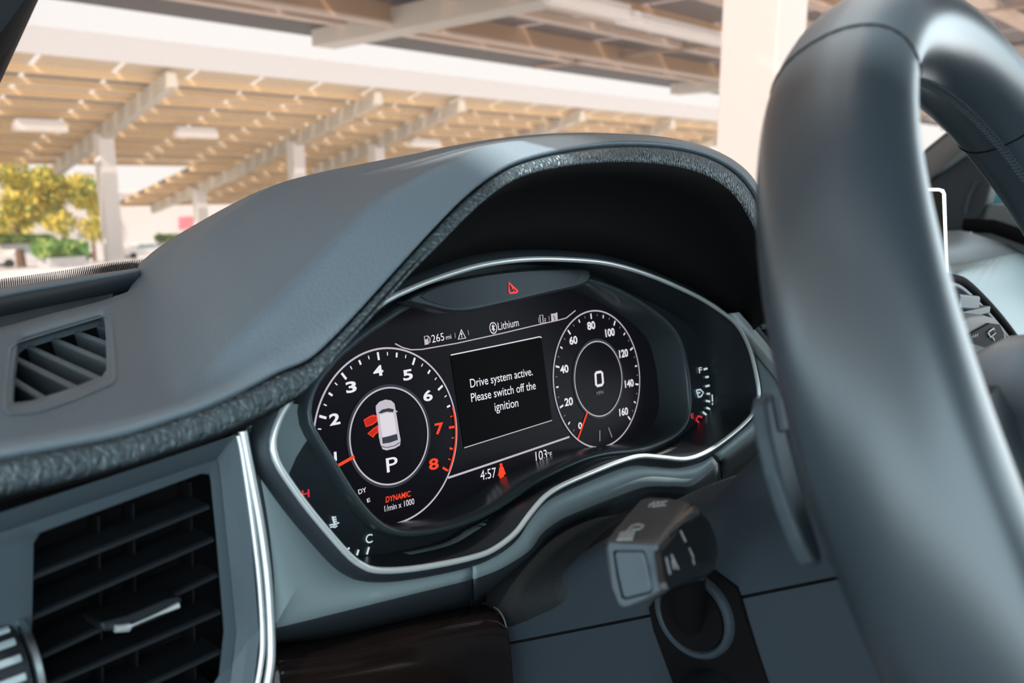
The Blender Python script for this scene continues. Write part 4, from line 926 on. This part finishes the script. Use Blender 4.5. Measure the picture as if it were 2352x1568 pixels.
LEAF = [mat('leaf_yellow', (0.75, 0.62, 0.10), 0.6), mat('leaf_olive', (0.42, 0.40, 0.08), 0.6), mat('leaf_green', (0.16, 0.33, 0.08), 0.6)]
M_BARK = mat('bark', (0.18, 0.11, 0.07), 0.9)
def leaves(name, blobs, n, size, parent, mats):
    V = []; F = []; mi = []
    for c, r in blobs:
        for _ in range(n):
            d = unit(rs.normal(size=3)); p = np.array(c)+d*np.array(r)*(rs.rand()**.4); a = unit(rs.normal(size=3)); b = unit(np.cross(a, rs.normal(size=3))); s = size*(.6+.8*rs.rand()); k = len(V)
            V += [p-a*s, p+b*s*.5, p+a*s, p-b*s*.5]; F.append((k, k+1, k+2, k+3)); mi.append(rs.choice(len(mats), p=[.62, .26, .12] if len(mats) == 3 else None))
    o = mesh(name, V, F, mats[0], parent, smooth=False)
    for m_ in mats[1:]: o.data.materials.append(m_)
    o.data.polygons.foreach_set('material_index', np.array(mi, dtype=np.int32)); tag(o, None, kind='stuff')
    return o
def tree(px, py, Y, w, h, label):
    c = PY(px, py, Y); base = np.array([c[0], Y, gz(Y)])
    t = thing('tree', label, 'tree', base, 'trees beyond the carport')
    tube('trunk', [base, base*.6+c*.4, c], [w*.07, w*.05, w*.03], M_BARK, t, n=3, seg=8)
    blobs = [(c+np.array([rs.uniform(-.5, .5)*w, rs.uniform(-.4, .4)*w, rs.uniform(-.5, .5)*h]), np.array([w*.28, w*.28, h*.26])) for _ in range(9)]
    leaves('foliage', blobs, 420, w*.045, t, LEAF)
tree(30, 440, 58, 4.2, 4.6, 'yellow-green tree at the left edge of the windscreen')
tree(140, 468, 68, 4.4, 4.0, 'smaller yellow-green tree just left of the nearest far column')
tree(205, 462, 78, 2.5, 3.0, 'narrow green tree showing beside the nearest far column')
tree(-60, 470, 84, 6.0, 6.0, 'yellow-green tree partly cut off by the left pillar')
HEDGE = [mat('hedge_green', (0.12, 0.30, 0.07), 0.7), mat('hedge_light', (0.35, 0.48, 0.12), 0.7)]
def hedge(x0, x1, y, Y, hgt, label):
    A, B = PY(x0, y, Y), PY(x1, y, Y); n = 7
    t = thing('hedge', label, 'hedge', ((A+B)/2)-np.array([0, 0, hgt]), 'hedges in the car park')
    leaves('foliage', [(A+(B-A)*k/n, np.array([abs(B[0]-A[0])/n*.9, .8, hgt*.6])) for k in range(n+1)], 220, .16, t, HEDGE)
    box('planter', (A+B)/2-np.array([0, 0, hgt*.9]), (abs(B[0]-A[0]), 1.2, hgt*.8), M_CONC, t)
hedge(95, 182, 572, 30, .45, 'bright green clipped hedge above the dashboard ledge at left')
hedge(5, 110, 549, 48, .35, 'low yellowish hedge below the trees at the left edge')
hedge(368, 430, 547, 52, .35, 'small green hedge below the larger red sign')
M_PAINT = mat('pale_paint', (0.75, 0.76, 0.77), 0.25, coat=.6); M_PAINT2 = mat('dark_paint', (0.05, 0.045, 0.05), 0.3); M_CGL = mat('car_glass', (0.25, 0.38, 0.42), 0.15); M_TYRE = mat('tyre', (0.02, 0.02, 0.02), 0.8)
def parked(px, py, Y, paint, label):
    c = PY(px, py, Y); z0 = gz(Y); x = c[0]
    t = thing('parked_car', label, 'car', (x, Y, z0), 'parked cars under the carports')
    prof = [(-2.2,.35),(-2.25,.75),(-2.1,.95),(-1.3,1.02),(-.7,1.45),(.6,1.48),(1.35,1.05),(2.15,.92),(2.25,.6),(2.2,.35)]
    prism('body', [np.array([x+a, Y-.9, z0+b]) for a, b in prof], np.array([0, -1., 0]), 1.8, paint, t, bevel=.08, bseg=3)
    prism('side_window', [np.array([x+a, Y-.93, z0+b]) for a, b in ((-1.1,1.03),(-.65,1.38),(.55,1.40),(1.15,1.06))], np.array([0, -1., 0]), .02, M_CGL, t)
    for dx in (-1.4, 1.35):
        for dy in (-.82, .82): lathe_x('wheel', np.array([x+dx, Y+dy, z0+.33]), [(-.11, .25), (-.10, .33), (.10, .33), (.11, .25)], M_TYRE, t, seg=20, ax=(0, 1., 0))
parked(60, 575, 66, M_PAINT, 'white parked car below the trees at the left edge')
parked(150, 538, 90, M_PAINT2, 'small dark parked car under the trees')
parked(330, 560, 80, M_PAINT, 'white parked car just above the hood flank')
